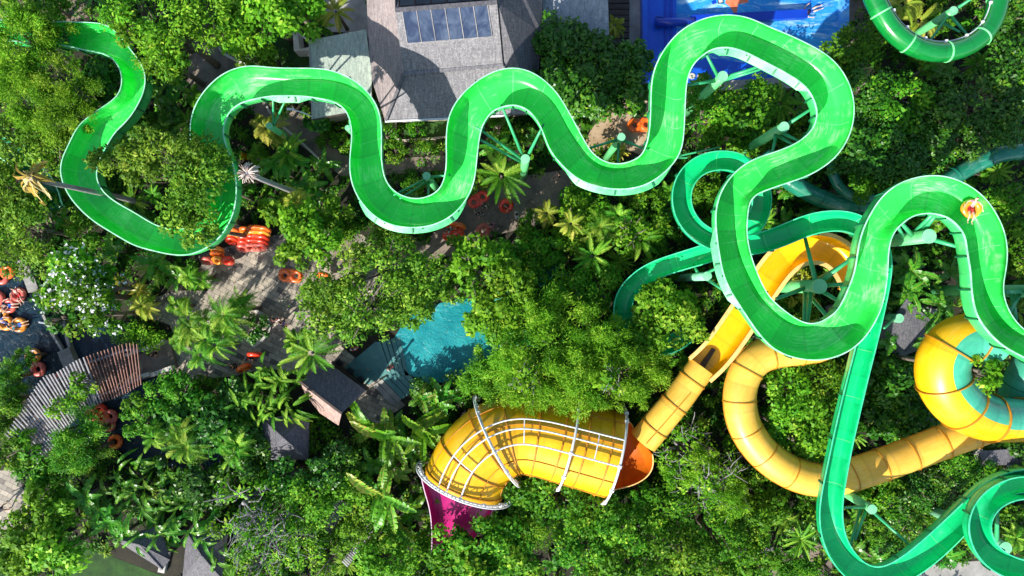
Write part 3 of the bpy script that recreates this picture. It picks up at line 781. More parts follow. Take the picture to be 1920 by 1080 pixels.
LAWN3 = [(150, 1020), (330, 1090), (330, 1180), (60, 1180), (130, 1040)]
sheet('plaza_paving', PLAZA, 1, M['plaza']); sheet('path', PATH1, 1, M['path']); sheet('path', PATH2, 2, M['path']); sheet('path', PATH3, 3, M['sand'])
sheet('path', [(-200, 900), (30, 880), (60, 960), (20, 1000), (-200, 1000)], 1, M['plaza'])
sheet('path', [(0, -100), (160, -100), (170, 30), (110, 50), (0, 50)], 1, M['path'])
sheet('path', [(1640, 560), (1760, 580), (1760, 640), (1690, 670), (1640, 640)], 1, M['concrete'])
sheet('path', [(600, -80), (690, -80), (690, 70), (640, 60), (605, 60)], 2, M['concrete'])
sheet('path', [(1180, -100), (1206, -100), (1206, 150), (1180, 130)], 1, M['concrete'])
sheet('path', [(1570, -100), (1640, -100), (1640, 60), (1580, 100)], 1, M['path'])
sheet('path', [(1400, 1030), (1560, 1020), (1560, 1100), (1400, 1100)], 1, M['path'])
sheet('path', [(1690, 1062), (1930, 1045), (2100, 1040), (2100, 1100), (1690, 1100)], 1, M['concrete'])
sheet('path', [(1820, 830), (2000, 815), (2000, 870), (1830, 880)], 1, M['concrete'])
sheet('river_water', RIVER, 2, M['river']); sheet('pool_water', POOL, 3, M['pool'])
sheet('pool_shallow', [(645, 690), (705, 640), (728, 700), (690, 722)], 4, M['shallow'])
for i, (a, b) in enumerate(zip(np.linspace(0, 1, 6)[:-1], np.linspace(0, 1, 6)[1:])):
    # broad steps going down into the pool
    q = lambda t: ((705 + 26 * t, 640 + 0 * t), (730 + 26 * t, 706))
    (x0, y0), (x1, y1) = (706 + 9 * i, 641 - 2 * i), (728 + 8 * i, 704)
    m = MB().prism([tuple(P(x0, y0).xy), tuple(P(x0 + 7.5, y0 - 1).xy), tuple(P(x1 + 7, y1).xy), tuple(P(x1, y1).xy)], -.02, .12 - .02 * i)
    struct(m.build('pool_step', M['shallow']))
for i in range(6):
    x, y = 700 + 9 * i, 722 - 6 * i
    m = MB().prism([tuple(P(x, y).xy), tuple(P(x + 8, y - 5).xy), tuple(P(x + 44, y + 32).xy), tuple(P(x + 36, y + 38).xy)], -.02, .14 - .02 * i)
    struct(m.build('pool_step', M['concrete'] if i < 2 else M['shallow']))
sheet('lawn', LAWN1, 3, M['lawn']); sheet('lawn', LAWN2, 3, M['lawn']); sheet('lawn', LAWN3, 2, M['lawn'])

def kerb(pts, w, h, mat, label, cat='kerb', name='kerb', z0=-.05):
    c = catmull(pts, max(8, len(pts) * 8)); m = MB()
    for a, b in zip(c[:-1], c[1:]): 
        A_, B_ = P(*a), P(*b); d = (B_ - A_).normalized() * .01; m.bar(A_ - d + Vector((0, 0, (z0 + h) / 2)), B_ + d + Vector((0, 0, (z0 + h) / 2)), w, h - z0)
    o = m.build(name, mat); return tag(o, label, cat)
kerb([(480, 582), (500, 594), (506, 612), (498, 632), (476, 650)], .22, .16, M['pale_concrete'], 'curved pale kerb at the plaza side of the large palm bed')
kerb([(410, 85), (420, 100), (445, 115), (470, 125)], .2, .15, M['pale_concrete'], 'pale kerb curving round the shrubs above the green slide corner')
kerb([(500, 200), (520, 228), (560, 262), (600, 300)], .16, .12, M['pale_concrete'], 'thin kerb along the shaded path left of the small grey hut wall')
kerb([(86, 590), (100, 620), (118, 650), (140, 690)], .18, .35, M['concrete'], 'low curved concrete wall between the two channels of the dark river', 'wall', 'river_wall')
kerb([(124, 592), (128, 620), (136, 650), (148, 690)], .22, .4, M['concrete'], 'dark concrete wall beside the waterfall in the river', 'wall', 'river_wall')
kerb([(40, 490), (58, 515), (70, 545)], .8, .45, M['concrete'], 'broad flat concrete wall top curving along the river edge', 'wall', 'river_wall')
kerb([(128, 655), (135, 672), (143, 690)], .95, .6, M['concrete'], 'broad stone block where the river wall meets the pergola', 'wall', 'river_wall')
kerb([(190, 840), (240, 870), (290, 900), (330, 925)], .15, .5, M['wood_dark'], 'thin dark wall along the lower river bank', 'wall', 'river_wall')
# waterfall jets beside the river wall
m = MB()
for k in range(7): m.tube([P(104 + k * 3, 612 - k, .9), P(92 + k * 3, 607 - k, .7), P(74 + k * 4, 604 + k * .6, .06)], [.05, .06, .09], 6)
tag(m.build('water_jet', M['white_metal'] if False else noisy('white spray', (0.25, 0.3, 0.36), (0.5, 0.55, 0.62), 5, 0.3), None, True), 'pale fan of water spouting from the wall into the dark river', 'water jet')

# ------------------------------------------------------------------ blue wave pool
b = empty('wave_pool', (0, 0, 0)); tag(b, 'bright blue surf pool with white foam and a long blue beam', 'pool')
def slab(name, pts, z0, z1, mat, parent=None):
    m = MB().prism([tuple(P(x, y, z1).xy) for x, y in pts], z0, z1); return m.build(name, mat, parent)
slab('deck', [(1206, -110), (1268, -110), (1268, 100), (1300, 143), (1560, 140), (1560, 152), (1208, 152)], .0, .45, M['blue'], b)
slab('water', [(1268, -110), (1578, -110), (1578, 90), (1480, 140), (1268, 138)], .0, .38, M['wave'], b)
slab('side_wall', [(1203, -110), (1213, -110), (1215, 152), (1206, 152)], .0, .95, M['blue'], b)
slab('channel', [(1246, -110), (1251, -110), (1251, 140), (1246, 140)], .4, .55, M['blue_dark'], b)
slab('channel', [(1256, -110), (1261, -110), (1261, 140), (1256, 140)], .4, .55, M['blue_dark'], b)
slab('side_wall', [(1576, -110), (1594, -110), (1592, 62), (1578, 62)], .0, .9, M['cyan'], b)
slab('front_apron', [(1262, 100), (1400, 118), (1540, 140), (1540, 152), (1262, 150)], .0, .5, M['blue'], b)
MB().tube([P(1228, 42, .9), P(1300, 41, .9)], .32, 12).build('beam', M['blue_dark'], b, True)
MB().bar(P(1296, 38, .8), P(1512, 27, .8), .62, .4).build('beam', M['blue_dark'], b)
MB().tube([P(1229, 31, .75), P(1256, 35, .9)], .03, 6).build('brace', M['black'], b); MB().tube([P(1229, 53, .75), P(1256, 47, .9)], .03, 6).build('brace', M['black'], b)
# printed mark on the pool floor, partly outside the picture: an orange arrow-like shape with white and navy spots
slab('printed_mark', [(1364, -40), (1380, -38), (1382, 0), (1400, -6), (1404, 4), (1384, 8), (1381, 26), (1378, 27), (1368, 12), (1360, 6)], .37, .386, noisy('orange print', (0.75, 0.16, 0.06), (0.8, 0.25, 0.12), 3, .3), b)
slab('printed_mark', [(1334, 2), (1342, -1), (1344, 6), (1336, 8)], .37, .386, M['blue_dark'], b)
slab('printed_mark', [(1345, -3), (1356, -4), (1357, 6), (1346, 7)], .37, .387, M['black'], b)
slab('printed_mark', [(1347, -2), (1354, -3), (1355, 4), (1348, 5)], .37, .390, M['white_metal'], b)
gw = MB().prism([tuple(P(x, y, .6).xy) for x, y in [(1350, 152), (1540, 140), (1545, 158), (1480, 165), (1352, 168)]], 0, .6)
tag(gw.build('pool_wall', M['concrete']), 'low grey concrete wall along the lower edge of the surf pool', 'wall')
for x, mt, lb in ((1297, 'pale_concrete', 'blank pale oval sign at the lower edge of the surf pool'), (1315, 'concrete', 'oval sign with faint red lettering at the surf pool edge')):
    e = empty('oval_sign', tuple(P(x, 143, .5))); tag(e, lb, 'sign')
    a = [(0.30 * math.cos(t) * (1.15 if x > 1300 else .85), 0.16 * math.sin(t) * (1 if x > 1300 else 1.4)) for t in np.linspace(0, 2 * PI, 20, endpoint=False)]
    MB().prism(a, .01, .06).build('board', M[mt], e)
    if x > 1300:
        m = MB()
        for q in range(6): m.bar((-.24 + q * .09, -.05, .067), (-.19 + q * .09, .06 if q % 2 else .03, .067), .02, .01)
        m.build('lettering', M['cl_red'], e)

# ------------------------------------------------------------------ buildings
def roofpiece(name, pts, mat, parent, th=.14):
    """pts: photo px, py, z; a sloping slab with real thickness"""
    vs = [P(*p) for p in pts]; n = len(vs)
    nz = sum((vs[i].x * vs[(i + 1) % n].y - vs[(i + 1) % n].x * vs[i].y) for i in range(n))
    if nz < 0: vs = vs[::-1]
    lo = [v - Vector((0, 0, th)) for v in vs]
    return mesh(name, vs + lo, [tuple(range(n)), tuple(range(n, 2 * n))[::-1]] + [(i, i + n, (i + 1) % n + n, (i + 1) % n) for i in range(n)], mat, parent)
def walls(pts, z1, mat, parent, name='wall'):
    return MB().prism([tuple(P(x, y, z1).xy) for x, y in pts], 0, z1 - .01).build(name, mat, parent)

hb = empty('main_building'); tag(hb, 'grey shingle building with large dusty skylight above the winding slide', 'building')
roofpiece('roof', [(683, -110, 4.6), (737, -110, 7.6), (741, 18, 7.6), (752, 100, 6.0), (757, 138, 5.5), (722, 226, 4.2), (697, 150, 4.3), (690, 60, 4.5)], M['shingle_pink'], hb)
roofpiece('roof', [(741, 20, 7.6), (932, 5, 7.6), (943, 122, 5.5), (757, 138, 5.5)], M['shingle'], hb)
roofpiece('roof', [(757, 139, 5.42), (944, 123, 5.42), (1002, 212, 4.1), (722, 226, 4.1)], M['shingle'], hb)
roofpiece('roof', [(933, -110, 7.6), (1020, -110, 4.6), (1016, 60, 4.6), (1010, 135, 4.2), (1002, 212, 4.05), (944, 122, 5.5), (933, 4, 7.6)], M['shingle_dark_shade'], hb)  # east slope: its shade is put into the darker shingle colour
roofpiece('roof', [(738, -110, 6.2), (932, -110, 6.2), (932, 3, 7.56), (741, 17, 7.56)], M['shingle_dark_shade'], hb)
walls([(695, -100), (1005, -100), (990, 190), (735, 205), (705, 150)], 4.0, M['wall'], hb)
rc = MB(); 
rc.bar(P(741, 19, 7.66), P(932, 4, 7.66), .25, .12); rc.build('ridge_cap', M['shingle_dark_shade'], hb)
MB().bar(P(757, 138.5, 5.55), P(944, 122.5, 5.55), .22, .08).build('ridge_cap', M['shingle'], hb)
MB().bar(P(757, 139, 5.56), P(723, 226, 4.24), .2, .09).build('ridge_cap', M['shingle_dark_shade'], hb)
MB().bar(P(722, 228, 4.1), P(950, 217, 4.1), .12, .1).build('gutter', M['white_metal'], hb)
# skylight: six panes in a frame, lying on the south slope
sk = MB(); z_ = lambda t: 7.45 - 1.05 * t
def skp(u, v): # u across, v down the slope
    x0, y0, x1, y1 = 754 + 10 * v, 21 + 61 * v, 914 + 9 * v, 8 + 61 * v
    return (x0 + (x1 - x0) * u, y0 + (y1 - y0) * u, z_(v) + .13)
fr = empty('tmp'); bpy.data.objects.remove(fr)
frame = MB()
for v in (0, 1): frame.bar(P(*skp(0, v)), P(*skp(1, v)), .06, .08)
for k in range(7): frame.bar(P(*skp(k / 6, 0)), P(*skp(k / 6, 1)), .035, .09)
sky_f = frame.build('skylight', M['wood_grey'], hb)
for k in range(6):
    pn = roofpiece('pane', [skp(k / 6 + .008, .01), skp((k + 1) / 6 - .008, .01), skp((k + 1) / 6 - .008, .99), skp(k / 6 + .008, .99)], M['glass'], sky_f, .05)
frame = MB()
for k in range(7): frame.bar(P(748 + k * 30, -70, 6.9), P(748 + k * 30, 10 - k * 2, 7.56), .06, .12)
sky2 = frame.build('skylight', M['black'], hb)
for k in range(6): roofpiece('pane', [(750 + k * 30, -70, 6.93), (776 + k * 30, -70, 6.93), (776 + k * 30, 8 - k * 2, 7.6), (750 + k * 30, 10 - k * 2, 7.6)], M['glass_dark'], sky2, .04)

gb = empty('side_pavilion'); tag(gb, 'pavilion under a pale green tiled roof left of the grey building', 'building')
roofpiece('roof', [(580, 75, 3.7), (686, 55, 4.2), (697, 140, 4.2), (696, 205, 3.8), (586, 224, 3.4)], M['mosaic'], gb)
walls([(592, 88), (678, 72), (684, 195), (596, 212)], 3.2, M['wall'], gb)
MB().bar(P(586, 225, 3.4), P(692, 206, 3.75), .08, .12).build('gutter', M['wood_dark'], gb)
MB().bar(P(580, 75, 3.7), P(586, 224, 3.4), .08, .1).build('edge_trim', M['wood_grey'], gb)
rb = empty('tiled_pavilion'); tag(rb, 'pavilion under a pale blue grey tiled roof right of the grey building', 'building')
roofpiece('roof', [(1019, -110, 3.9), (1137, -110, 3.9), (1142, 70, 3.6), (1110, 92, 3.5), (1018, 92, 3.6)], M['mosaic_grey'], rb)
walls([(1028, -100), (1128, -100), (1130, 60), (1028, 80)], 3.3, M['wall'], rb)
dk = empty('timber_deck'); tag(dk, 'dark brown timber deck between the blue grey roof and the surf pool', 'deck')
for k in range(14): slab('plank', [(1139, -70 + k * 11), (1180, -70 + k * 11), (1180, -60.5 + k * 11), (1139, -60.5 + k * 11)], .0, .3, M['wood_dark'], dk)
# little white shrine-like post box and wall by the lawn
sh = empty('garden_kiosk'); tag(sh, 'small garden kiosk with pink brown cap beside the lawn', 'kiosk')
walls([(548, 52), (556, 50), (562, 92), (580, 88), (580, 94), (551, 95)], 1.4, M['pale_concrete'], sh)
roofpiece('roof', [(540, 36, 2.0), (549, 31, 2.2), (556, 38, 2.0), (548, 48, 1.9)], M['shingle_rose_lit'], sh)
MB().bar(P(562, 64, 1.6), P(578, 76, 1.6), .12, .12).build('beam', M['white_metal'], sh)
kerb([(744, 232), (746, 262), (790, 262), (836, 258)], .12, .3, M['wall'], 'low cream garden wall below the grey building', 'wall', 'garden_wall')
lf = empty('steel_lamp_post', tuple(P(605, 236)))
tag(lf, 'curved white steel post over the path beside the small lower wall', 'post')
MB().tube([(0, 0, 0), (0, 0, 3.0), (-.4, .1, 3.5), (-1.2, .3, 3.7)], .05, 8).build('pole', M['white_metal'], lf, True)
MB().box((-1.25, .31, 3.66), (.5, .16, .08)).build('lamp_head', M['white_metal'], lf)

# dark gabled hut
ht = empty('gabled_hut'); tag(ht, 'shingle gable hut, shaded slope coloured dark, sunlit slope rose, beside the turquoise pool', 'hut')
roofpiece('roof', [(562, 715, 3.9), (640, 775, 3.9), (686, 732, 2.7), (612, 678, 2.7)], M['shingle_dark_shade'], ht)  # slope turned from the sun, shade painted in as dark shingle
roofpiece('roof', [(562, 716, 3.86), (640, 776, 3.86), (635, 798, 2.5), (600, 775, 2.5), (573, 740, 2.5)], M['shingle_rose_lit'], ht)  # sunward slope, sunlight painted in as rose shingle
MB().bar(P(561, 714.5, 3.93), P(641, 775.5, 3.93), .16, .08).build('ridge_cap', M['wood_dark'], ht)
walls([(585, 716), (618, 690), (668, 728), (635, 762)], 2.3, M['wood_dark'], ht)
for x, y in ((626, 680), (683, 724)): MB().tube([P(x, y, 0), P(x, y, 2.4)], .08, 8).build('post', M['wood_dark'], ht)
MB().bar(P(624, 678, 1.0), P(690, 730, 1.0), .1, .9).build('railing', M['wood_dark'], ht)
for k in range(3): MB().bar(P(632 + k * 20, 676 + k * 16, .8), P(642 + k * 20, 684 + k * 16, .8), .3, .5).build('planter', M['black'], ht)

def hip_hut(name, label, cs, ze, apex, za, mat, extra=None):
    e = empty(name); tag(e, label, 'hut')
    n = len(cs)
    for k in range(n):
        a, b_ = cs[k], cs[(k + 1) % n]
        if len(apex) == 2: ap = [apex[0], apex[1]]
        pts = [(*a, ze), (*b_, ze)]
        if len(apex) == 1: pts += [(*apex[0], za)]
        else:
            pts += [(*apex[0 if k in (1, 2) else 1], za)] if k in (1, 3) else ([(*apex[0], za), (*apex[1], za)] if k == 0 else [(*apex[1], za), (*apex[0], za)])
            if k == 1: pts = [(*a, ze), (*b_, ze), (*apex[0], za)]
            if k == 3: pts = [(*a, ze), (*b_, ze), (*apex[1], za)]
        roofpiece('roof', pts, M[mat], e, .1)
    cx = sum(c[0] for c in cs) / n; cy = sum(c[1] for c in cs) / n
    for c in cs:
        x, y = cx + (c[0] - cx) * .82, cy + (c[1] - cy) * .82; MB().tube([P(x, y, 0), P(x, y, ze)], .08, 8).build('post', M['wood_dark'], e)
    walls([(cx + (c[0] - cx) * .6, cy + (c[1] - cy) * .6) for c in cs], ze - .6, M['wood_dark'], e)
    for c in cs: MB().bar(P(*c, ze + .04), P(*apex[0] if len(apex) == 1 else min(apex, key=lambda a_: (a_[0] - c[0]) ** 2 + (a_[1] - c[1]) ** 2), za + .04), .08, .05).build('hip_cap', M['shingle_dark_shade'], e)
    return e
hip_hut('hipped_hut', 'small square hut with a slate hip roof below the dark gabled hut', [(490, 784), (580, 776), (578, 862), (491, 862)], 2.6, [(532, 822)], 3.9, 'shingle_dark_shade')
hip_hut('hipped_pavilion', 'slate hip-roofed pavilion, the left one of two at the bottom edge', [(212, 1010), (300, 985), (318, 1050), (304, 1068)], 2.8, [(262, 1022)], 4.0, 'shingle_dark_shade')
hip_hut('hipped_pavilion', 'slate hip-roofed pavilion, the right one of two at the bottom edge', [(350, 998), (428, 1000), (415, 1085), (342, 1085)], 2.8, [(378, 1042)], 4.0, 'shingle_dark_shade')
kerb([(316, 1030), (310, 1052), (306, 1070)], .5, .35, M['pale_concrete'], 'bright low wall between the two bottom pavilions', 'wall', 'garden_wall')
for lb, pts in (('slate roof of a low shelter beside the yellow and teal ring', [(1660, 620, 2.6), (1700, 560, 3.0), (1745, 600, 2.6), (1700, 660, 2.3)]), ('low dark roof under the right end of the yellow tube', [(1836, 846, 2.0), (1990, 836, 2.0), (1990, 872, 1.8), (1842, 872, 1.8)]),
                ('small grey flat roof near the bottom right of the leafy trees', [(1385, 1030, 2.2), (1450, 1026, 2.2), (1452, 1050, 2.1), (1388, 1052, 2.1)]), ('grey flat roof below the column inside the yellow loop', [(1548, 575, 2.0), (1600, 560, 2.2), (1610, 615, 2.0), (1555, 622, 1.9)])):
    e = empty('garden_shelter'); tag(e, lb, 'shelter'); roofpiece('roof', pts, M['shingle_dark_shade'], e)
    cx = sum(p[0] for p in pts) / 4; cy = sum(p[1] for p in pts) / 4
    for p in pts: x, y = cx + (p[0] - cx) * .8, cy + (p[1] - cy) * .8; MB().tube([P(x, y, 0), P(x, y, pts[0][2] - .3)], .07, 8).build('post', M['wood_dark'], e)

# ------------------------------------------------------------------ pergola over the bridge
pg = empty('slatted_pergola'); tag(pg, 'curved pergola of red brown and grey slats over the river bridge', 'pergola')
U = catmull([(262, 650), (238, 648), (200, 660), (150, 678), (108, 702), (84, 712), (60, 745), (35, 785), (8, 822)], 200)
W_ = catmull([(268, 716), (255, 722), (225, 738), (185, 752), (155, 768), (135, 786), (112, 808), (95, 836), (66, 872)], 200)
zt = 3.0
for k in range(46):
    i = int(3 + k * 4.25); a = P(*U[i], zt + .12); b_ = P(*W_[i], zt + .12); d = (b_ - a) * .06
    MB().bar(a - d, b_ + d, (.05 if k < 15 else .09), .11).build('slat', M['wood_red'] if k < 15 else M['wood_grey'], pg)
for f in (.10, .88):
    q = [P(*(U[i] * (1 - f) + W_[i] * f), zt - .02) for i in range(0, 200, 8)]; m = MB()
    for a, b_ in zip(q[:-1], q[1:]): m.bar(a, b_, .14, .15)
    m.build('beam', M['wood_grey'], pg)
    for i in range(4, 25, 5): MB().tube([(q[i].x, q[i].y, 0), (q[i].x, q[i].y, zt - .05)], .09, 8).build('post', M['wood_dark'], pg)
dkk = MB(); nn_ = 40
for i in range(nn_):
    i0, i1 = int(i * 199 / nn_), int((i + 1) * 199 / nn_)
    q = [P(*(U[i0] * .85 + W_[i0] * .15)), P(*(U[i1] * .85 + W_[i1] * .15)), P(*(U[i1] * .15 + W_[i1] * .85)), P(*(U[i0] * .15 + W_[i0] * .85))]
    dkk.prism([tuple(v.xy) for v in q], .25, .42)
tag(dkk.build('bridge_deck', M['wood_dark']), 'dark footbridge deck under the slatted pergola', 'bridge')
fb = empty('footbridge'); tag(fb, 'short grey footbridge with pale block parapets right of the pergola', 'bridge')
slab('deck', [(250, 668), (318, 642), (330, 690), (268, 712)], 0, .35, M['path'], fb)
for x0, y0, x1, y1 in ((241, 664, 262, 656), (272, 655, 312, 640), (264, 706, 285, 700), (288, 702, 327, 688)): MB().bar(P(x0, y0, .5), P(x1, y1, .5), .3, .9).build('parapet', M['pale_concrete'], fb)

for lb, q0, q1, w0, w1, n_ in (('dark slatted walkway canopy, upper part, below the small hip-roofed hut', (632, 930), (606, 985), (648, 945), (622, 1000), 14), ('dark slatted walkway canopy, lower part, near the bottom edge', (690, 985), (642, 1052), (702, 995), (652, 1062), 20)):
    e = empty('slatted_canopy'); tag(e, lb, 'canopy')
    q0, q1, w0, w1 = [np.array(v, float) for v in (q0, q1, w0, w1)]
    for k in range(n_):
        t = k / (n_ - 1); a = q0 + (q1 - q0) * t; b_ = w0 + (w1 - w0) * t; MB().bar(P(*a, 2.55), P(*b_, 2.55), .09, .08).build('slat', M['wood_grey'], e)
    for a, b_ in ((q0, q1), (w0, w1)): MB().bar(P(*a, 2.46), P(*b_, 2.46), .08, .1).build('beam', M['wood_dark'], e)
    for v in (q0, q1, w0, w1): MB().tube([P(*v, 0), P(*v, 2.4)], .06, 8).build('post', M['wood_dark'], e)

# ================================================================== THE SLIDES
A_main = [(1975, 700), (1920, 669), (1884, 651), (1857, 626), (1834, 596), (1826, 568), (1822, 540), (1821, 508), (1815, 480), (1813, 458), (1807, 436), (1784, 411), (1759, 401), (1737, 399), (1712, 404), (1690, 419), (1673, 438), (1666, 461), (1664, 488), (1664, 510), (1659, 544), (1654, 571), (1640, 604), (1618, 637), (1590, 659), (1559, 672), (1529, 676), (1496, 672), (1468, 664), (1440, 645), (1410, 607), (1390, 576), (1371, 547), (1357, 516), (1349, 474), (1345, 447), (1342, 413), (1343, 391), (1350, 363), (1360, 344), (1377, 324), (1393, 311), (1416, 298), (1440, 290), (1468, 281), (1498, 267), (1518, 250), (1529, 233), (1533, 214), (1529, 192), (1515, 167), (1496, 150), (1462, 130), (1440, 119), (1404, 100), (1377, 90), (1354, 88), (1332, 93), (1307, 111), (1293, 131), (1286, 156), (1284, 194), (1282, 236), (1279, 272), (1270, 297), (1254, 316), (1238, 330), (1218, 344), (1188, 353), (1152, 355), (1110, 347), (1082, 335), (1060, 316), (1043, 297), (1029, 278), (1020, 250), (1010, 228), (993, 208), (977, 199), (960, 196), (944, 199), (924, 207), (911, 222), (901, 242), (897, 264), (893, 300), (890, 330), (883, 358), (866, 386), (847, 405), (819, 420), (794, 426), (769, 427), (747, 425), (722, 418), (697, 402), (680, 383), (666, 361), (658, 336), (656, 308), (658, 280), (661, 256), (659, 233), (652, 211), (638, 196), (619, 188), (597, 184), (574, 180), (536, 179), (502, 180), (480, 185), (456, 190), (436, 203), (424, 219), (418, 239), (419, 264), (433, 297), (439, 320), (443, 345), (443, 363), (440, 391), (431, 416), (414, 444), (394, 461), (372, 472), (356, 479), (319, 477), (278, 467), (256, 462), (231, 448), (206, 433), (181, 418), (156, 398), (136, 376), (122, 354), (113, 333), (112, 313), (118, 292), (130, 272), (138, 252), (147, 236), (167, 219), (194, 200), (217, 186), (228, 167), (229, 139), (219, 117), (203, 103), (181, 97), (156, 93), (128, 86), (84, 80), (-40, 74)]
B_main = [(2005, 655), (1950, 634), (1920, 620), (1896, 593), (1882, 562), (1879, 545), (1881, 524), (1886, 502), (1888, 474), (1886, 452), (1879, 424), (1868, 402), (1851, 377), (1829, 356), (1801, 340), (1773, 331), (1748, 329), (1718, 333), (1690, 342), (1668, 355), (1651, 372), (1634, 399), (1620, 427), (1611, 458), (1607, 486), (1604, 508), (1596, 530), (1587, 552), (1571, 582), (1551, 598), (1529, 608), (1504, 605), (1479, 590), (1457, 573), (1440, 555), (1429, 536), (1418, 511), (1407, 480), (1402, 458), (1399, 436), (1400, 413), (1402, 391), (1406, 377), (1418, 363), (1440, 355), (1468, 345), (1496, 336), (1521, 326), (1543, 313), (1562, 299), (1584, 272), (1596, 244), (1601, 217), (1600, 183), (1590, 153), (1573, 125), (1551, 104), (1523, 88), (1482, 68), (1440, 51), (1416, 39), (1393, 31), (1363, 28), (1335, 31), (1307, 40), (1279, 56), (1260, 74), (1241, 100), (1228, 128), (1222, 156), (1221, 189), (1220, 222), (1218, 250), (1213, 272), (1204, 291), (1188, 302), (1168, 308), (1154, 309), (1135, 305), (1116, 294), (1105, 282), (1091, 258), (1077, 231), (1063, 206), (1046, 178), (1027, 156), (1004, 139), (982, 129), (960, 126), (936, 131), (911, 142), (886, 158), (866, 178), (849, 200), (840, 228), (837, 261), (838, 300), (836, 327), (830, 347), (819, 361), (802, 370), (780, 374), (758, 370), (741, 361), (727, 347), (719, 330), (715, 308), (714, 280), (715, 255), (714, 233), (708, 200), (694, 178), (674, 158), (647, 142), (619, 132), (591, 129), (549, 129), (508, 128), (480, 124), (456, 125), (433, 131), (411, 143), (389, 164), (372, 186), (361, 211), (356, 239), (358, 267), (368, 300), (382, 335), (390, 370), (385, 400), (368, 420), (345, 430), (318, 430), (289, 422), (250, 398), (222, 383), (200, 367), (186, 350), (180, 330), (183, 308), (193, 285), (206, 262), (215, 246), (239, 226), (258, 196), (270, 172), (274, 139), (264, 117), (244, 94), (222, 64), (203, 47), (167, 43), (133, 42), (84, 41), (-40, 38)]
ab, s = pair_rims(A_main, B_main)
main_z = [(0, 13.8), (.05, 13.2), (.10, 12.8), (.25, 12.2), (.40, 11.4), (.55, 10.0), (.68, 9.0), (.78, 8.2), (.9, 6.6), (1, 5.2)]
mainf, Am, Bm, dsm = flume('winding_tube_slide', 'long bright green open flume winding across the whole picture', 'water slide', ab, s, main_z, 1.42, M['green'], M['green_out'], M['green_rim'], M['flange'], M['seam'], 1.75, .15, power=.34)

# moulded side flanges with brackets, where the photo shows them outside the rim
_sd = (Am - Bm); _sd /= np.linalg.norm(_sd, axis=1)[:, None]
for bx in ((664, 362, 878, 440), (1058, 300, 1262, 366), (492, 170, 590, 192), (1328, 80, 1522, 172), (1340, 420, 1400, 590)):
    k_ = (H / (H - Am[:, 2])); qx = Am[:, 0] * k_ * S + 960; qy = 540 - Am[:, 1] * k_ * S
    idx = [i for i in range(len(Am)) if bx[0] < qx[i] < bx[2] and bx[1] < qy[i] < bx[3]]
    vs = []; fs = []
    for j, i in enumerate(idx):
        w_ = .30 * min(1, j / 4, (len(idx) - 1 - j) / 4) + .02; o_ = Vector(Am[i]) + Vector(_sd[i]) * .05; q_ = o_ + Vector(_sd[i]) * w_ - Vector((0, 0, .12 + w_ * .5))
        vs += [o_ - Vector((0, 0, .04)), q_, q_ - Vector((0, 0, .04)), o_ - Vector((0, 0, .09))]
        if j: fs += [(4 * j - 4 + a, 4 * j - 4 + (a + 1) % 4, 4 * j + (a + 1) % 4, 4 * j + a) for a in range(4)]
    mesh('side_flange', vs, fs, M['side_flange'], mainf)
    for j in range(5, len(idx) - 3, 8):
        i = idx[j]; o_ = Vector(Am[i]) + Vector(_sd[i]) * .06 - Vector((0, 0, .02)); MB().bar(o_, o_ + Vector(_sd[i]) * .28 - Vector((0, 0, .20)), .10, .12).build('bracket', M['flange'], mainf)

C_teal = [(1965, 1100, 34), (1935, 1072, 40), (1890, 1064, 40), (1853, 1036, 40), (1836, 992, 40), (1850, 950, 40), (1884, 924, 40), (1925, 916, 42), (1965, 932, 40), (1988, 975, 40), (2000, 1010, 40)]
C_teal = [(2080, 1010, 38), (2010, 1060, 39), (1955, 1075, 40), (1898, 1066, 40), (1855, 1038, 40), (1836, 992, 40), (1849, 950, 40), (1882, 924, 40), (1925, 914, 41), (1972, 928, 40), (2000, 965, 40)]
# the helix of the teal slide: an upper turn, then the run below it
ab, s = centre_rims(C_teal)
flume('teal_helix_slide', 'teal open flume curling in a tight helix at the lower right corner', 'water slide', ab, s, [(0, 13.0), (1, 10.8)], .9, M['teal'], M['teal'], M['teal_rim'], M['flange'], M['seam'], 2.6, .1, power=.42)
C_t2 = [(2015, 955, 38), (1985, 915, 39), (1940, 901, 40), (1900, 905, 40), (1862, 921, 40), (1832, 948, 42), (1800, 980, 44), (1768, 1011, 46), (1735, 1040, 46), (1702, 1064, 44), (1662, 1084, 42), (1622, 1082, 42), (1588, 1054, 42), (1566, 1016, 42), (1558, 975, 42), (1560, 935, 40), (1568, 890, 38), (1580, 830, 37), (1596, 760, 37), (1612, 695, 36), (1626, 640, 36), (1640, 580, 36), (1650, 530, 36), (1654, 490, 36), (1644, 450, 36), (1616, 425, 36), (1580, 414, 36), (1535, 417, 37), (1500, 428, 37), (1460, 445, 37), (1420, 457, 36), (1380, 461, 35), (1335, 450, 34), (1300, 427, 34), (1279, 390, 34), (1281, 345, 34), (1308, 312, 34), (1350, 300, 34), (1392, 308, 34), (1420, 336, 34), (1430, 374, 34), (1418, 416, 34), (1385, 448, 34), (1335, 472, 34), (1270, 492, 32), (1225, 508, 32), (1190, 532, 32), (1168, 566, 32), (1172, 610, 32), (1205, 645, 32), (1255, 648, 32), (1290, 625, 32)]
ab, s = centre_rims(C_t2)
flume('long_teal_slide', 'teal open flume running down from the corner helix and looping under the bright green slide', 'water slide', ab, s, [(0, 10.7), (.2, 10.4), (.45, 9.3), (.6, 8.6), (.72, 7.6), (.82, 6.2), (.9, 5.0), (1, 4.0)], .85, M['teal'], M['teal'], M['teal_rim'], M['flange'], M['seam'], 2.8, .12, power=.42)

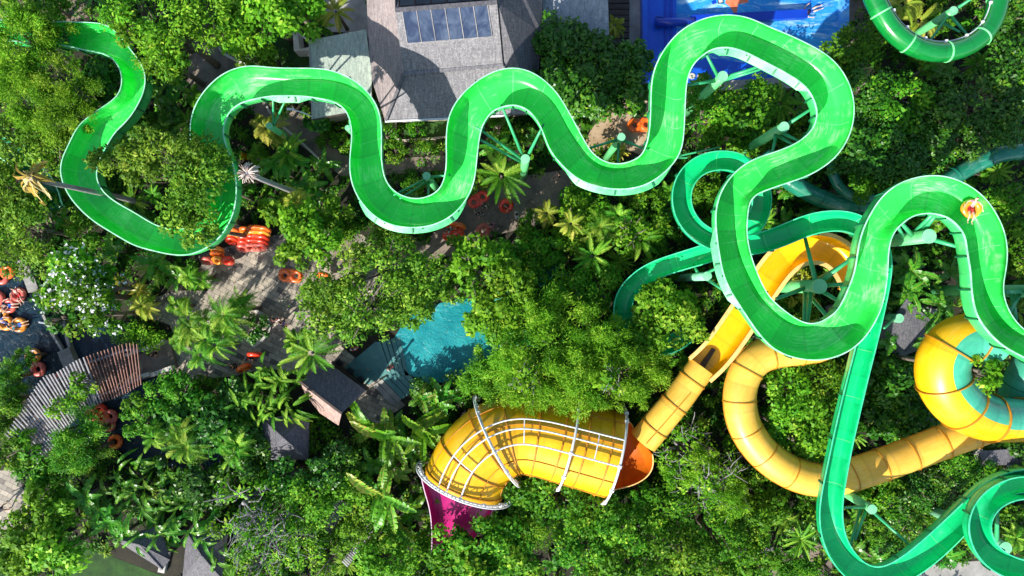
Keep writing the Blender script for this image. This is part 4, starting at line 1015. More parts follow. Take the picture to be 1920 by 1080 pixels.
def small_flume(C, label, z0, z1, depth=.6, mi='teal_low', rim='teal_rim', flange=True):
    ab, s = centre_rims(C); return flume('low_flume', label, 'water slide', ab, s, [(0, z0), (1, z1)], depth, M[mi], M[mi], M[rim], M['flange'] if flange else None, None, 2.8, .08)
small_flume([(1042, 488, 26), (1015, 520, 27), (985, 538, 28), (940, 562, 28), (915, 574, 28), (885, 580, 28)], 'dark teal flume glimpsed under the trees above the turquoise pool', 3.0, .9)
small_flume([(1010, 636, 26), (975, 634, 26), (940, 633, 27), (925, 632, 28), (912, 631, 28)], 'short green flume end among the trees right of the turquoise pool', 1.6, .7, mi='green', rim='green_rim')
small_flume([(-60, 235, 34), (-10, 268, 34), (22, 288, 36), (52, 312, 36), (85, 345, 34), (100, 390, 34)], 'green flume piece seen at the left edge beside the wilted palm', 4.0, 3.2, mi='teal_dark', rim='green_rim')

# closed green ring, top right
R1 = px_path([(1630, -90, 8.6), (1628, -40, 8.5), (1645, 10, 8.4), (1672, 55, 8.3), (1712, 86, 8.2), (1760, 98, 8.1), (1810, 88, 8.0), (1848, 60, 7.9), (1868, 20, 7.8), (1872, -30, 7.7), (1850, -80, 7.6)], 120)
e = empty('closed_green_tube'); tag(e, 'glossy closed green tube slide ringing round at the top right edge', 'water slide')
sweep_tube(e, 'tube', R1, np.full(120, .62), M['tube_green'], M['seam'], 2.6, rib_h=.05)
q = R1.copy(); m = MB(); tt = np.gradient(q, axis=0); tt /= np.linalg.norm(tt, axis=1)[:, None]; lf_ = np.cross([0, 0, 1.0], tt)
pp = [Vector(q[i] + lf_[i] * .60 + np.array([0, 0, .22])) for i in range(len(q))]; m.tube(pp, .035, 6).build('pipe', M['white_metal'], e, True)
for i in range(8, 120, 11): MB().box(Vector(pp[i]) + Vector((0, 0, .05)), (.16, .16, .12)).build('clamp', M['white_metal'], e)

# low dark teal tubes under the trees at right
R2 = px_path([(2010, 295, 3.6), (1960, 283, 3.6), (1915, 283, 3.6), (1870, 290, 3.5), (1820, 312, 3.5), (1770, 342, 3.4), (1720, 366, 3.3), (1660, 380, 3.2), (1600, 384, 3.1), (1545, 374, 3.0), (1500, 352, 2.9), (1462, 325, 2.8), (1430, 290, 2.8)], 160)
e = empty('low_teal_tube'); tag(e, 'dark teal closed tube running low under the trees at the right edge', 'water slide')
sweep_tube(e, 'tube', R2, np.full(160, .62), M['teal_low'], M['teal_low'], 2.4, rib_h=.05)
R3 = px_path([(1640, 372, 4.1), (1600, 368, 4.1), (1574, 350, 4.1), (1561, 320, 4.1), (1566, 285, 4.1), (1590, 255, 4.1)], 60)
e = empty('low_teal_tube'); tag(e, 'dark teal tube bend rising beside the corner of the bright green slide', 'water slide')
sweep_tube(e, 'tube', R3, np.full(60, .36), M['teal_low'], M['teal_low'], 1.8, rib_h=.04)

# long closed yellow tube, then the open trough and the closed feeder
R4 = px_path([(1905, 772, 6.5), (1860, 795, 6.4), (1818, 811, 6.3), (1770, 828, 6.2), (1712, 850, 6.0), (1660, 869, 5.9), (1610, 886, 5.8), (1560, 899, 5.7), (1515, 897, 5.6), (1470, 879, 5.6), (1428, 846, 5.5), (1398, 802, 5.5), (1387, 757, 5.5), (1392, 714, 5.5), (1413, 678, 5.5), (1448, 660, 5.5), (1490, 655, 5.5), (1535, 648, 5.5), (1575, 628, 5.5), (1600, 595, 5.6), (1610, 560, 5.7)], 260)
e = empty('closed_yellow_tube'); tag(e, 'long closed yellow tube bending round the dense tree at lower right', 'water slide')
sweep_tube(e, 'tube', R4, np.full(260, 1.08), M['yellow_pale'], M['rib'], 2.05, K=36, rib_h=.06, rib_w=.045)
for sd in (-1, 1):
    tt = np.gradient(R4, axis=0); tt /= np.linalg.norm(tt, axis=1)[:, None]; sv = np.cross(tt, [0, 0, 1.0])
    m = MB(); pts = [R4[i] + sv[i] * sd * 1.08 for i in range(260)]
    for i in range(0, 258, 2): m.bar(pts[i], pts[i + 2], .12, .06)
    m.build('side_flange', M['rib'], e)
C_y = [(1612, 570, 46), (1606, 535, 48), (1592, 500, 50), (1568, 474, 50), (1535, 464, 48), (1498, 469, 48), (1468, 488, 50), (1446, 515, 50), (1422, 550, 50), (1396, 590, 50), (1366, 634, 50), (1340, 668, 50), (1312, 694, 50)]
ab, s = centre_rims(C_y)
yf, Ay, By, dsy = flume('yellow_trough', 'open yellow trough looping round the thick column and running down to the closed feeder', 'water slide', ab, s, [(0, 6.3), (.5, 6.0), (1, 5.6)], 1.0, M['yellow_bright'], M['yellow_pale'], M['yrim'], M['rib'], None, 2.2, .1, lip=.26, power=.4)
hv = [P(1334, 652, 4.63), P(1341, 655, 4.63), P(1320, 690, 4.6), P(1311, 684, 4.6)]
hatch = mesh('drain_grate', [v + Vector((0, 0, .14)) for v in hv] + [v + Vector((0, 0, .0)) for v in hv], [(0, 1, 2, 3)[::-1], (4, 5, 6, 7), (0, 1, 5, 4), (1, 2, 6, 5), (2, 3, 7, 6), (3, 0, 4, 7)], M['wood_dark'], yf)
R5 = px_path([(1316, 688, 4.95), (1295, 716, 4.9), (1270, 750, 4.8), (1240, 786, 4.7), (1206, 828, 4.5)], 70)
e = empty('closed_feeder_tube'); tag(e, 'faded yellow closed feeder tube leading from the trough to the giant tunnel', 'water slide')
sweep_tube(e, 'tube', R5, np.linspace(.95, 1.02, 70), M['yellow_pale'], M['rib'], 2.1, K=30, rib_h=.06, rib_w=.05)
MB().bar(P(1294, 738, 5.85), P(1212, 832, 5.6), .05, .12).build('top_rib', M['rib'], e)

# giant yellow tunnel
R6 = px_path([(1152, 853, 3.4), (1110, 842, 3.4), (1060, 829, 3.4), (1010, 817, 3.4), (968, 814, 3.4), (932, 826, 3.35), (903, 848, 3.3), (883, 876, 3.2), (870, 908, 3.1)], 160)
rad = np.interp(np.linspace(0, 1, 160), [0, .25, .5, .75, 1], [3.0, 2.92, 2.78, 2.82, 2.88])
gt = empty('giant_tunnel_slide'); tag(gt, 'giant yellow tunnel slide section with white hoops and rails', 'water slide')
ptf, dsg, tg, sg, ug = sweep_tube(gt, 'shell', R6, rad, M['yellow'], M['rib'], 1.62, K=48, rib_h=.09, rib_w=.05)
for a in (.18, .36, .64, .84):
    ang = PI * a; m = MB(); pts = [ptf(i, ang, .03) for i in range(0, 160, 4)]
    for u_, v_ in zip(pts[:-1], pts[1:]): m.bar(u_, v_, .05, .07)
    m.build('long_rib', M['rib'], gt)
def hoop(i, extra, truss):
    m = MB(); c = R6[i]; R_ = rad[i] + extra
    f = lambda a, o=0.0: Vector(c + (sg[i] * math.cos(a) + ug[i] * math.sin(a)) * (R_ + o))
    aa = np.linspace(-.35, PI + .35, 44)
    m.tube([f(a) for a in aa], .085, 8)
    if truss:
        m.tube([f(a, .32) for a in aa], .06, 6)
        for k in range(0, 42, 2): m.tube([f(aa[k]), f(aa[k + 1], .32)], .03, 5); m.tube([f(aa[k + 1], .32), f(aa[k + 2])], .03, 5)
    h = m.build('hoop', M['white_metal'], gt, True)
    for a in (-.35, PI + .35):
        p = f(a); MB().tube([(p.x, p.y, 0), p], .12, 8).build('leg', M['white_metal'], gt)
    for a in (.35, .6, 1.57, 2.1, 2.6): MB().tube([f(a - .03), f(a + .03)], .15, 10).build('collar', M['white_metal'], gt)
hoop(2, .42, False); hoop(44, .42, False); hoop(108, .38, True); hoop(157, .38, True)
for a in (.50, .40, .335):
    MB().tube([ptf(i, PI * a, .42) for i in range(2, 158, 3)], .055, 8).build('rail', M['white_metal'], gt, True)
for i in (24, 84, 132): MB().tube([ptf(i, PI * a, .42) for a in (.50, .45, .40, .335)], .04, 6).build('rail_tie', M['white_metal'], gt)
# orange funnel between feeder and tunnel: open lower shell
fn = empty('orange_funnel'); tag(fn, 'open orange funnel widening between the feeder tube and the giant tunnel', 'water slide')
c0 = np.array(P(1205, 829, 4.4)); c1 = R6[2]; nf = 16
cen = np.array([c0 * (1 - t) + c1 * t for t in np.linspace(0, 1, nf)])
ta = (c1 - c0); s0_ = np.array([*(P(1222, 850, 4.4) - P(1187, 808, 4.4)).xy, 0]); s0_ /= np.linalg.norm(s0_)
s1_ = -sg[2] if np.dot(-sg[2], s0_) > 0 else sg[2]
V = []; F = []; K = 21
for i, t in enumerate(np.linspace(0, 1, nf)):
    sv = s0_ * (1 - t) + s1_ * t; sv /= np.linalg.norm(sv); r_ = 1.05 * (1 - t) ** 1 + 2.7 * t
    c = cen[i] + np.array([0, 0, -.15 * math.sin(t * PI)]) + (np.array([.9, -.35, 0]) * math.sin(t * PI) * .9)
    for k in range(K):
        a = PI * 1.02 + (PI * .98) * k / (K - 1)
        V.append(c + sv * math.cos(a) * r_ + np.array([0, 0, 1.0]) * math.sin(a) * r_ * (.85 - .3 * t))
for i in range(nf - 1):
    for k in range(K - 1): a = i * K + k; F.append((a, a + 1, a + 1 + K, a + K))
o = mesh('shell', V, F, M['orange_trough'], fn, True, None, [(k / K, i * .3) for i in range(nf) for k in range(K)]); md = o.modifiers.new('shell', 'SOLIDIFY'); md.thickness = .06; md.offset = 0
for k in (0, K - 1):
    MB().tube([V[i * K + k] for i in range(nf)], .05, 6).build('rim', M['yrim'], fn, True)
# magenta chute
mg = [(866, 900, 150), (865, 925, 138), (862, 950, 122), (856, 975, 102), (848, 1000, 80), (841, 1025, 62), (836, 1045, 56)]
ab, s = centre_rims(mg, 26)
flume('magenta_chute', 'magenta open chute spreading from the mouth of the giant yellow tunnel', 'water slide', ab, s, [(0, 3.3), (1, 2.6)], .95, M['magenta'], M['yellow'], M['pinkrim'], None, None, 3, .0, power=.7)

# yellow and teal ring tube
R7 = px_path([(1880, 648, 10.4), (1845, 632, 10.2), (1812, 632, 10.0), (1785, 648, 9.8), (1768, 678, 9.6), (1769, 712, 9.4), (1785, 742, 9.2), (1812, 766, 9.0), (1850, 783, 8.8), (1900, 788, 8.6), (1950, 784, 8.4), (2010, 778, 8.2)], 150)
rad7 = np.interp(np.linspace(0, 1, 150), [0, .2, .5, .8, 1], [1.35, 1.45, 1.58, 1.3, 1.15])
rt = empty('two_colour_ring_tube'); tag(rt, 'wide yellow tube slide with teal inner panels ringing a small tree', 'water slide')
sweep_tube(rt, 'tube', R7, rad7, None, M['rib'], 2.15, K=72, mats=[M['yellow'], M['mint']], split=lambda d, a: math.cos(a) < (.45, .40, .20, .12, .10, .28, .40, .46, -9, -9, -9, -9, -9, -9)[min(13, int((d + 1.07) / 2.15))], rib_h=.11, rib_w=.05)
# left of travel is the inner side of the bend: swap handled by sign in split
R8 = px_path([(2010, 640, 9.0), (1965, 662, 8.4), (1933, 692, 7.8), (1910, 724, 7.2), (1898, 755, 6.7), (1892, 775, 6.5)], 60)
e = empty('teal_cone'); tag(e, 'mint teal tapering tube to the right of the small ringed tree', 'water slide')
sweep_tube(e, 'tube', R8, np.linspace(1.5, .8, 60), M['mint'], M['flange'], 1.6, K=36, rib_h=.03, rib_w=.03)

# ------------------------------------------------------------------ support columns
def column(px, py, zt, rpx, struts, label, mat='column', tilt=None):
    k = rpx / S * (H - zt) / H; c = P(px, py, zt)
    e = empty('support_column', (c.x, c.y, 0)); tag(e, label, 'column', 'steel columns holding up the slides')
    MB().tube([(0, 0, -.2), (0, 0, zt - .04)], [k * 1.0, k], 28).build('mast', M[mat], e, True)
    MB().tube([(0, 0, zt - .05), (0, 0, zt + .03)], k * 1.08, 28).build('cap', M['cap'], e)
    for sx, sy, sz, drop in struts:
        q = P(sx, sy, sz) - Vector((c.x, c.y, 0)); d = Vector((q.x, q.y, 0)).normalized()
        MB().tube([d * k * .7 + Vector((0, 0, zt - drop)), q], [min(k * .42, .15), min(k * .26, .11)], 10).build('strut', M['strut'], e, True)
    return e
column(652, 240, 6.0, 5, [(668, 250, 8.2, .5), (655, 225, 8.0, .3)], 'slim short green column under the first tall bend near the pavilion')
column(800, 330, 7.6, 7, [(845, 328, 8.6, .4), (738, 366, 8.6, .7), (750, 372, 8.6, 1.4), (803, 375, 8.6, .9)], 'green column inside the left U bend')
column(985, 298, 7.4, 8, [(893, 238, 9.4, .6), (940, 196, 9.6, .8), (1020, 232, 9.6, .5), (900, 262, 9.4, 1.5)], 'green column inside the arch of the slide above the brown path')
column(1165, 257, 9.2, 7, [(1098, 280, 9.4, .5), (1215, 282, 9.6, .5), (1158, 310, 9.4, .9)], 'green column inside the right U bend by the sandy path')
column(1355, 143, 10.0, 9, [(1322, 98, 10.6, .5), (1432, 122, 10.6, .5), (1426, 130, 10.4, 1.0), (1286, 160, 10.2, .7)], 'pale capped column at the lower edge of the surf pool')
column(1470, 238, 10.6, 9, [(1532, 197, 10.8, .5), (1500, 266, 10.8, .8), (1488, 272, 10.6, 1.4), (1448, 288, 10.6, 1.0), (1428, 262, 5.0, 1.5)], 'pale capped column in the bend below the surf pool')
column(1742, 443, 11.4, 12.5, [(1690, 418, 11.8, 1.2), (1684, 426, 11.6, 2.2), (1757, 400, 12, .8), (1750, 400, 12, 1.6), (1812, 467, 12, .4)], 'thick light green column in the arch beside the rider')
column(1537, 537, 9.9, 13, [(1600, 482, 10.4, .6), (1592, 490, 10.2, 1.6), (1590, 532, 10.2, .8), (1578, 568, 10.2, .6), (1513, 608, 10.2, .9), (1508, 610, 10.2, 1.8), (1508, 440, 7.4, .6), (1456, 560, 10.0, 1.4), (1556, 600, 10.0, 2.2)], 'thick column with turquoise cap inside the yellow loop')
column(1326, 518, 8.0, 8, [(1362, 548, 10.0, .4), (1350, 500, 10, .8), (1300, 495, 5.0, 2.0)], 'leaning-looking pale column left of the long green bend', 'cap')
column(1940, 546, 11.0, 12, [(1882, 548, 12.2, .6), (1890, 590, 12.0, .9), (1905, 600, 12.0, 1.6)], 'thick green column cut by the right edge')
column(1686, 597, 3.2, 8, [(1658, 615, 8.6, .3)], 'short green column right of the straight teal slide')
column(1635, 955, 8.8, 8.5, [(1576, 952, 9.6, .4), (1603, 1012, 9.4, .5), (1590, 1040, 9.2, 1.2), (1712, 1028, 9.6, .5), (1600, 900, 5.5, 2.6)], 'green column inside the bottom teal bend')
column(1885, 1028, 8.8, 11, [(1870, 955, 10.6, .6), (1846, 1000, 10.6, 1.6)], 'light green column inside the corner helix', 'cap')
column(1788, 20, 6.6, 7.5, [(1736, 88, 7.6, .4), (1820, 72, 7.4, .4), (1848, -20, 7.4, .4), (1800, 60, 7.2, 1.4)], 'green column inside the closed tube ring at top right')
column(505, 236, 5.5, 6, [(534, 190, 8.0, .4), (512, 186, 8.0, .5)], 'green column under the upper left straight of the slide')
column(1270, 290, 4.2, 5, [(1290, 296, 6.4, .5), (1350, 276, 6.4, .6)], 'slim green column above the teal slide ring')

# ================================================================== TUBES AND PEOPLE
def torus_part(m, c, R_, r_, n=36, k=14, sq=1.0):
    b0 = len(m.v)
    for i in range(n):
        a = 2 * PI * i / n
        for j in range(k):
            t = 2 * PI * j / k; m.v.append(Vector(((R_ + r_ * math.cos(t)) * math.cos(a) + c[0], (R_ + r_ * math.cos(t)) * math.sin(a) * sq + c[1], r_ * math.sin(t) + c[2])))
    for i in range(n):
        for j in range(k):
            m.f.append((b0 + i * k + j, b0 + ((i + 1) % n) * k + j, b0 + ((i + 1) % n) * k + (j + 1) % k, b0 + i * k + (j + 1) % k))
TUBE = {}
def ring_mesh(double):
    m = MB()
    if double:
        # figure of eight: stadium outline with two holes
        n = 56; k = 12
        torus_part(m, (-.44, 0, 0), .36, .185); torus_part(m, (.44, 0, 0), .36, .185)
        m.box((0, .40, 0), (.5, .26, .24)); m.box((0, -.40, 0), (.5, .26, .24))
    else: torus_part(m, (0, 0, 0), .38, .185)
    return m
def tube_thing(px, py, z, mat, label, double=False, rz=0.0, tilt=(0, 0), group='inflatable orange ride tubes', sc=1.0):
    c = P(px, py, z); e = empty('ride_tube', c, 0); e.rotation_euler = (tilt[0], tilt[1], rz); e.scale = (sc,) * 3
    tag(e, label, 'tube', group)
    key = (double, mat)
    if key not in TUBE: 
        TUBE[key] = ring_mesh(double).build('ring', M[mat], None, True)
        o = TUBE[key]
        md = o.modifiers.new('r', 'REMESH') if double else None
        if md: md.mode = 'VOXEL'; md.voxel_size = .035; md.use_smooth_shade = True
    else: o = TUBE[key].copy(); COL.objects.link(o)
    o.parent = e
    for hx, hy in ([(-.85, 0), (.85, 0), (0, .0)] if double else [(.5, .22), (-.5, .22)]):
        kk = ('h', 'handle')
        if kk not in TUBE: o = TUBE[kk] = MB().tube([(-.08, 0, 0), (-.05, 0, .05), (.05, 0, .05), (.08, 0, 0)], .016, 6).build('handle', M['black'], None, True)
        else: o = TUBE[kk].copy(); COL.objects.link(o)
        o.parent = e; o.location = (hx, hy, .155); o.rotation_euler = (0, 0, 1.57)
    return e

def skin_mesh(name, pts, edges, radii, mat, parent, sub=2):
    me = bpy.data.meshes.new(name); me.from_pydata([tuple(p) for p in pts], edges, []); me.materials.append(mat)
    o = bpy.data.objects.new(name, me); COL.objects.link(o); o.parent = parent
    md = o.modifiers.new('skin', 'SKIN'); md.use_smooth_shade = True; md.branch_smoothing = .4
    sv = me.skin_vertices[0].data
    for i, r_ in enumerate(radii): sv[i].radius = (r_, r_) if not hasattr(r_, '__len__') else r_; sv[i].use_root = (i == 0)
    s2 = o.modifiers.new('sub', 'SUBSURF'); s2.levels = sub - 1; s2.render_levels = sub - 1
    return o

def person(loc, rz, pose, label, top='cl_navy', bottom='cl_black', skin='skin_a', tilt=(0, 0), scale=1.0, hair='hair'):
    e = empty('person', loc); e.rotation_euler = (tilt[0], tilt[1], rz); e.scale = (scale,) * 3; tag(e, label, 'person')
    V3 = Vector
    if pose == 'float':   # reclining in a tube, face up, head towards +y, feet towards -y
        J = dict(pelvis=V3((0, 0, -.06)), waist=V3((0, .14, -.02)), chest=V3((0, .34, .12)), neck=V3((0, .52, .24)), head=V3((0, .56, .32)), crown=V3((0, .63, .43)),
                 sh=V3((.18, .42, .19)), el=V3((.42, .30, .22)), wr=V3((.50, .08, .24)), hip=V3((.09, -.04, -.04)), kn=V3((.13, -.42, .24)), an=V3((.12, -.82, .16)), toe=V3((.14, -.92, .28)))
    else:
        w = 1 if pose == 'walk' else 0
        J = dict(pelvis=V3((0, 0, .95)), waist=V3((0, 0, 1.1)), chest=V3((0, .01, 1.30)), neck=V3((0, .01, 1.48)), head=V3((0, .03, 1.58)), crown=V3((0, .035, 1.70)),
                 sh=V3((.18, 0, 1.42)), el=V3((.25, .02, 1.14)), wr=V3((.26, .12, .92)), hip=V3((.09, 0, .9)), kn=V3((.10, .04, .50)), an=V3((.10, -.02, .09)), toe=V3((.11, .14, .03)))
        if pose == 'carry': J['el'] = V3((.34, .05, 1.25)); J['wr'] = V3((.34, .22, 1.42))
    pts, ed, rad_ = [], [], []
    def add(p, r_, par=None): pts.append(V3(p)); rad_.append(r_); ed.append((par, len(pts) - 1)) if par is not None else None; return len(pts) - 1
    pe = add(J['pelvis'], .13); wa = add(J['waist'], .115, pe); ch = add(J['chest'], .14, wa); ne = add(J['neck'], .055, ch); he = add(J['head'], .09, ne)
    up = (J['crown'] - J['head']); add(J['crown'] - up * .25, .095, he)
    fwd = V3((0, 1, 0)) if pose != 'float' else V3((0, -.75, .66))
    hc = J['head'] + up * .35
    body = dict()
    for sx in (-1, 1):
        f = lambda p: V3((p.x * sx, p.y, p.z)); dy = .16 * sx if pose == 'walk' else 0
        s_ = add(f(J['sh']), .06, ch); el_ = f(J['el']) + V3((0, -dy, 0)); wr_ = f(J['wr']) + V3((0, -dy * 1.5, 0))
        l = add(el_, .042, s_); w_ = add(wr_, .028, l); d = (wr_ - el_).normalized(); pm = add(wr_ + d * .07, .032, w_)
        sd = V3((0, 0, 1)).cross(d); sd = sd.normalized() if sd.length > .1 else V3((0, 1, 0))
        for q, ln in ((-.03, .065), (-.01, .085), (.011, .08), (.031, .062)):
            a = add(wr_ + d * (.11) + sd * q, .010, pm); b2 = add(wr_ + d * (.11 + ln * .6) + sd * q * 1.15 - V3((0, 0, .008)), .009, a); add(wr_ + d * (.11 + ln) + sd * q * 1.2 - V3((0, 0, .022)), .007, b2)
        th = add(wr_ + d * .05 + sd * (-.05), .011, w_); add(wr_ + d * .085 + sd * (-.066), .009, th)
        h_ = add(f(J['hip']), .085, pe); kn_ = f(J['kn']) + V3((0, dy, 0)); an_ = f(J['an']) + V3((0, dy * 1.5, .0)); to_ = f(J['toe']) + V3((0, dy * 1.5, 0))
        k_ = add(kn_, .058, h_); ca = add(kn_.lerp(an_, .35), .052, k_); a_ = add(an_, .034, ca); add(to_, .03, a_)
        body[sx] = (f(J['sh']), el_, f(J['hip']), kn_)
    skin_mesh('body', pts, ed, rad_, M[skin], e)
    tp = [J['waist'], J['chest'], body[-1][0], body[-1][0].lerp(body[-1][1], .55), body[1][0], body[1][0].lerp(body[1][1], .55), J['pelvis']]
    if top: skin_mesh('shirt', [tp[1], tp[0], tp[6].lerp(tp[0], .4), tp[2], tp[3], tp[4], tp[5]], [(0, 1), (1, 2), (0, 3), (3, 4), (0, 5), (5, 6)], [.158, .135, .14, .078, .062, .078, .062], M[top], e)
    skin_mesh('shorts', [J['pelvis'], body[-1][2], body[-1][2].lerp(body[-1][3], .6), body[1][2], body[1][2].lerp(body[1][3], .6)], [(0, 1), (1, 2), (0, 3), (3, 4)], [.145, .10, .088, .10, .088], M[bottom], e)
    m = MB()
    # hair: cap over the back and top of the head
    u = up.normalized(); r_ = fwd - u * fwd.dot(u); r_.normalize(); sd = u.cross(r_); n1, n2 = 8, 14; vs = []; fs = []
    for i in range(n1 + 1):
        t = i / n1 * 1.75
        for j in range(n2):
            a = 2 * PI * j / n2; lim = t * (1 - .28 * max(0, math.cos(a)))
            vs.append(hc + up * .12 + (u * math.cos(lim) * 1.08 + (r_ * math.cos(a) + sd * math.sin(a)) * math.sin(lim) * .98 - r_ * .12) * .115)
    for i in range(n1):
        for j in range(n2): a = i * n2 + j; b2 = i * n2 + (j + 1) % n2; fs.append((a, b2, b2 + n2, a + n2))
    mesh('hair', vs, fs, M[hair], e, True)
    fc = hc - u * .01; fm = MB()
    fm.tube([fc + r_ * .085 - u * .0, fc + r_ * .115 - u * .03], [.012, .018], 6); fm.build('nose', M[skin], e, True)
    for sx in (-1, 1): MB().tube([fc + r_ * .082 + sd * .035 * sx + u * .02, fc + r_ * .096 + sd * .035 * sx + u * .02], .011, 8).build('eye', M['black'], e)
    MB().tube([fc + r_ * .088 - sd * .02 - u * .06, fc + r_ * .092 - u * .063, fc + r_ * .088 + sd * .02 - u * .06], .007, 6).build('mouth', M['cl_maroon'], e)
    return e

tz = lambda px, py, z: P(px, py, z)
# rider on the bright green slide
_m = (Am + Bm) / 2; _i = int(np.argmin(np.abs(_m[:, 0] - P(1816, 396, 12.3).x) + np.abs(_m[:, 1] - P(1816, 396, 12.3).y))); rz_ = _m[_i, 2] - 1.42 + .72
tube_thing(1821, 391, rz_, 'tyre_amber', 'orange tube with a rider sliding round the upper right bend', rz=.1, tilt=(.2, -.2), sc=1.0)
person(P(1821, 391, rz_ + .06), -.25, 'float', 'person riding an orange tube down the bright green slide', 'cl_pink', 'cl_red', 'skin_b')
# tubes in the river
river = [(35, 553, 'tyre_pink', 'cl_maroon', 'cl_red', 'faded red tube, uppermost of the occupied tubes in the river', 'person in maroon lying on the uppermost occupied river tube', .55, 'skin_b'),
         (18, 573, 'tyre_pink', 'cl_navy', 'cl_blue', 'faded red tube just below the uppermost river tube', 'person in navy lying on the tube below the uppermost one, legs to the right', 1.6, 'skin_b'),
         (2, 590, 'tyre_amber', 'cl_grey', 'cl_black', 'amber tube cut by the left edge in the river', 'person in grey on the amber tube at the left edge', 2.4, 'skin_a'),
         (12, 606, 'tyre_amber', 'cl_blue', 'cl_navy', 'amber tube at the left edge touching two others', 'person in blue between two amber tubes at the left edge', 1.0, 'skin_b'),
         (37, 609, 'tyre_amber', 'cl_teal', 'cl_blue', 'amber tube lowest of the river group with legs stretched right', 'person in blue shorts on the lowest amber tube of the river group', 1.8, 'skin_a'),
         (63, 667, 'tyre_amber', 'cl_white', 'cl_grey', 'amber tube above the faded red one near the dark round tree', 'person sitting low in the amber tube near the dark round tree', .3, 'skin_b')]
for x, y, tm, tc, bc, l1, l2, rz, sk_ in river:
    tube_thing(x, y, .22, tm, l1, rz=rz); person(P(x, y, .26), rz, 'float', l2, tc, bc, sk_, scale=.95)
for x, y, tm, lb in ((72, 692, 'tyre_pink', 'empty faded red tube beside the dark round tree'), (-4, 560, 'tyre_pink', 'faded red tube cut by the left edge, above the others'), (14, 510, 'tyre_orange', 'orange tube half hidden under leaves at the top of the river'), (3, 520, 'tyre_pink', 'red tube at the left edge high in the river'),
                     (172, 776, 'tyre_pink', 'faded red tube under the pergola trees, leftmost of its cluster'), (192, 780, 'tyre_orange', 'orange tube, second in the cluster below the pergola'), (207, 781, 'tyre_pink', 'faded red tube at the right of the cluster below the pergola'), (203, 796, 'tyre_pink', 'faded red tube lowest of the cluster below the pergola'), (216, 828, 'tyre_orange', 'lone orange tube in the river lower bend'), (113, 712, 'tyre_pink', 'red tube partly hidden under the pergola slats'), (187, 770, 'tyre_red', 'red tube uppermost of the cluster below the pergola')):
    tube_thing(x, y, .22, tm, lb)
# tubes on land
tube_thing(1201, 234, .2, 'tyre_orange', 'orange double tube lying on the sandy path', True, .05)
tube_thing(545, 517, 1.62, 'tyre_orange', 'orange double tube carried flat over the shaded plaza', True, -.08, (.1, 0), sc=.92)
person(P(541, 519, 0), -1.3, 'stand', 'person carrying the orange double tube on the plaza', 'cl_black', 'cl_navy', 'skin_a', scale=.96)
person(P(554, 518, 0), -1.3, 'stand', 'second person under the orange double tube, in teal top', 'cl_teal', 'cl_teal', 'skin_a', scale=.94)
tube_thing(608, 519, 1.0, 'tyre_orange', 'orange tube standing on edge where the plaza meets the tree', False, -.15, (1.0, 0))
tube_thing(897, 374, 1.3, 'tyre_red', 'red double tube being carried above the brown path', True, .55, (.2, 0), sc=.86)
tube_thing(949, 386, 1.35, 'tyre_red', 'single red tube carried below the big rosette on the brown path', False, 0, (.45, .3))
tube_thing(853, 423, 1.1, 'tyre_orange', 'orange double tube held on edge beside the left U bend', True, -.2, (1.15, 0), sc=.85)
tube_thing(850, 441, 1.0, 'tyre_red', 'red double tube held on edge just below the orange one', True, .15, (.95, 0), sc=.85)
tube_thing(906, 432, .9, 'tyre_pink', 'faded red tube at the leafy lower edge of the brown path', False, 0, (.3, .5))
tube_thing(478, 665, 1.3, 'tyre_red', 'bright red tube seen edge-on at the lower plaza', False, 0, (1.35, 0))
tube_thing(457, 690, 1.1, 'tyre_orange', 'dull orange tube edge-on, lowest on the plaza', False, .5, (1.35, 0))
for x, y, rz, ps, lb, a, b_, sk_ in ((478, 670, 3.1, 'carry', 'person in navy holding the bright red tube', 'cl_navy', 'cl_black', 'skin_a'), (449, 684, 2.2, 'carry', 'person in black beside the dull orange tube', 'cl_black', 'cl_black', 'skin_a'), (527, 598, .6, 'walk', 'person in maroon walking on the plaza by the round bed', 'cl_maroon', 'cl_white', 'skin_a'),
                                 (539, 604, .8, 'walk', 'person in navy walking just behind the one in maroon', 'cl_navy', 'cl_navy', 'skin_a'), (640, 412, 1.4, 'walk', 'person in blue and white stripes under the left U bend', 'cl_stripe', 'cl_stripe', 'skin_a'), (910, 388, -.6, 'walk', 'person with dark hair below the red double tube', 'cl_grey', 'cl_black', 'skin_b'),
                                 (900, 404, .4, 'walk', 'person in black striding in the middle of the brown path', 'cl_black', 'cl_grey', 'skin_b'), (923, 425, 1.0, 'walk', 'person in pink by the faded red tube', 'cl_pink', 'cl_pink', 'skin_a'), (969, 406, 1.6, 'stand', 'person in a white and blue top, rightmost on the brown path', 'cl_stripe', 'cl_white', 'skin_b'),
                                 (947, 390, 2.6, 'carry', 'person carrying the single red tube', 'cl_red', 'cl_black', 'skin_b'), (846, 434, 1.2, 'carry', 'person between the two double tubes by the U bend', 'cl_white', 'cl_grey', 'skin_b'), (670, 652, .2, 'stand', 'person in white at the shallow pool steps', 'cl_white', 'cl_red', 'skin_b'),
                                 (736, 686, .9, 'stand', 'person in dark swimwear standing on the pool steps', None, 'cl_maroon', 'skin_a'), (1045, 332, 1.9, 'walk', 'person in black on the bright upper end of the brown path', 'cl_black', 'cl_grey', 'skin_a'), (300, 662, .3, 'walk', 'person in black crossing the grey footbridge', 'cl_black', 'cl_black', 'skin_a'), (17, 948, .8, 'walk', 'person in black on the paving at the lower left edge', 'cl_black', 'cl_navy', 'skin_a')):
    person(P(x, y, 0), rz, ps, lb, a, b_, sk_)
person(P(1518, 22, .36), 1.9, 'float', 'person in red and blue surfing on the blue pool', 'cl_red', 'cl_blue', 'skin_b', scale=1.0)
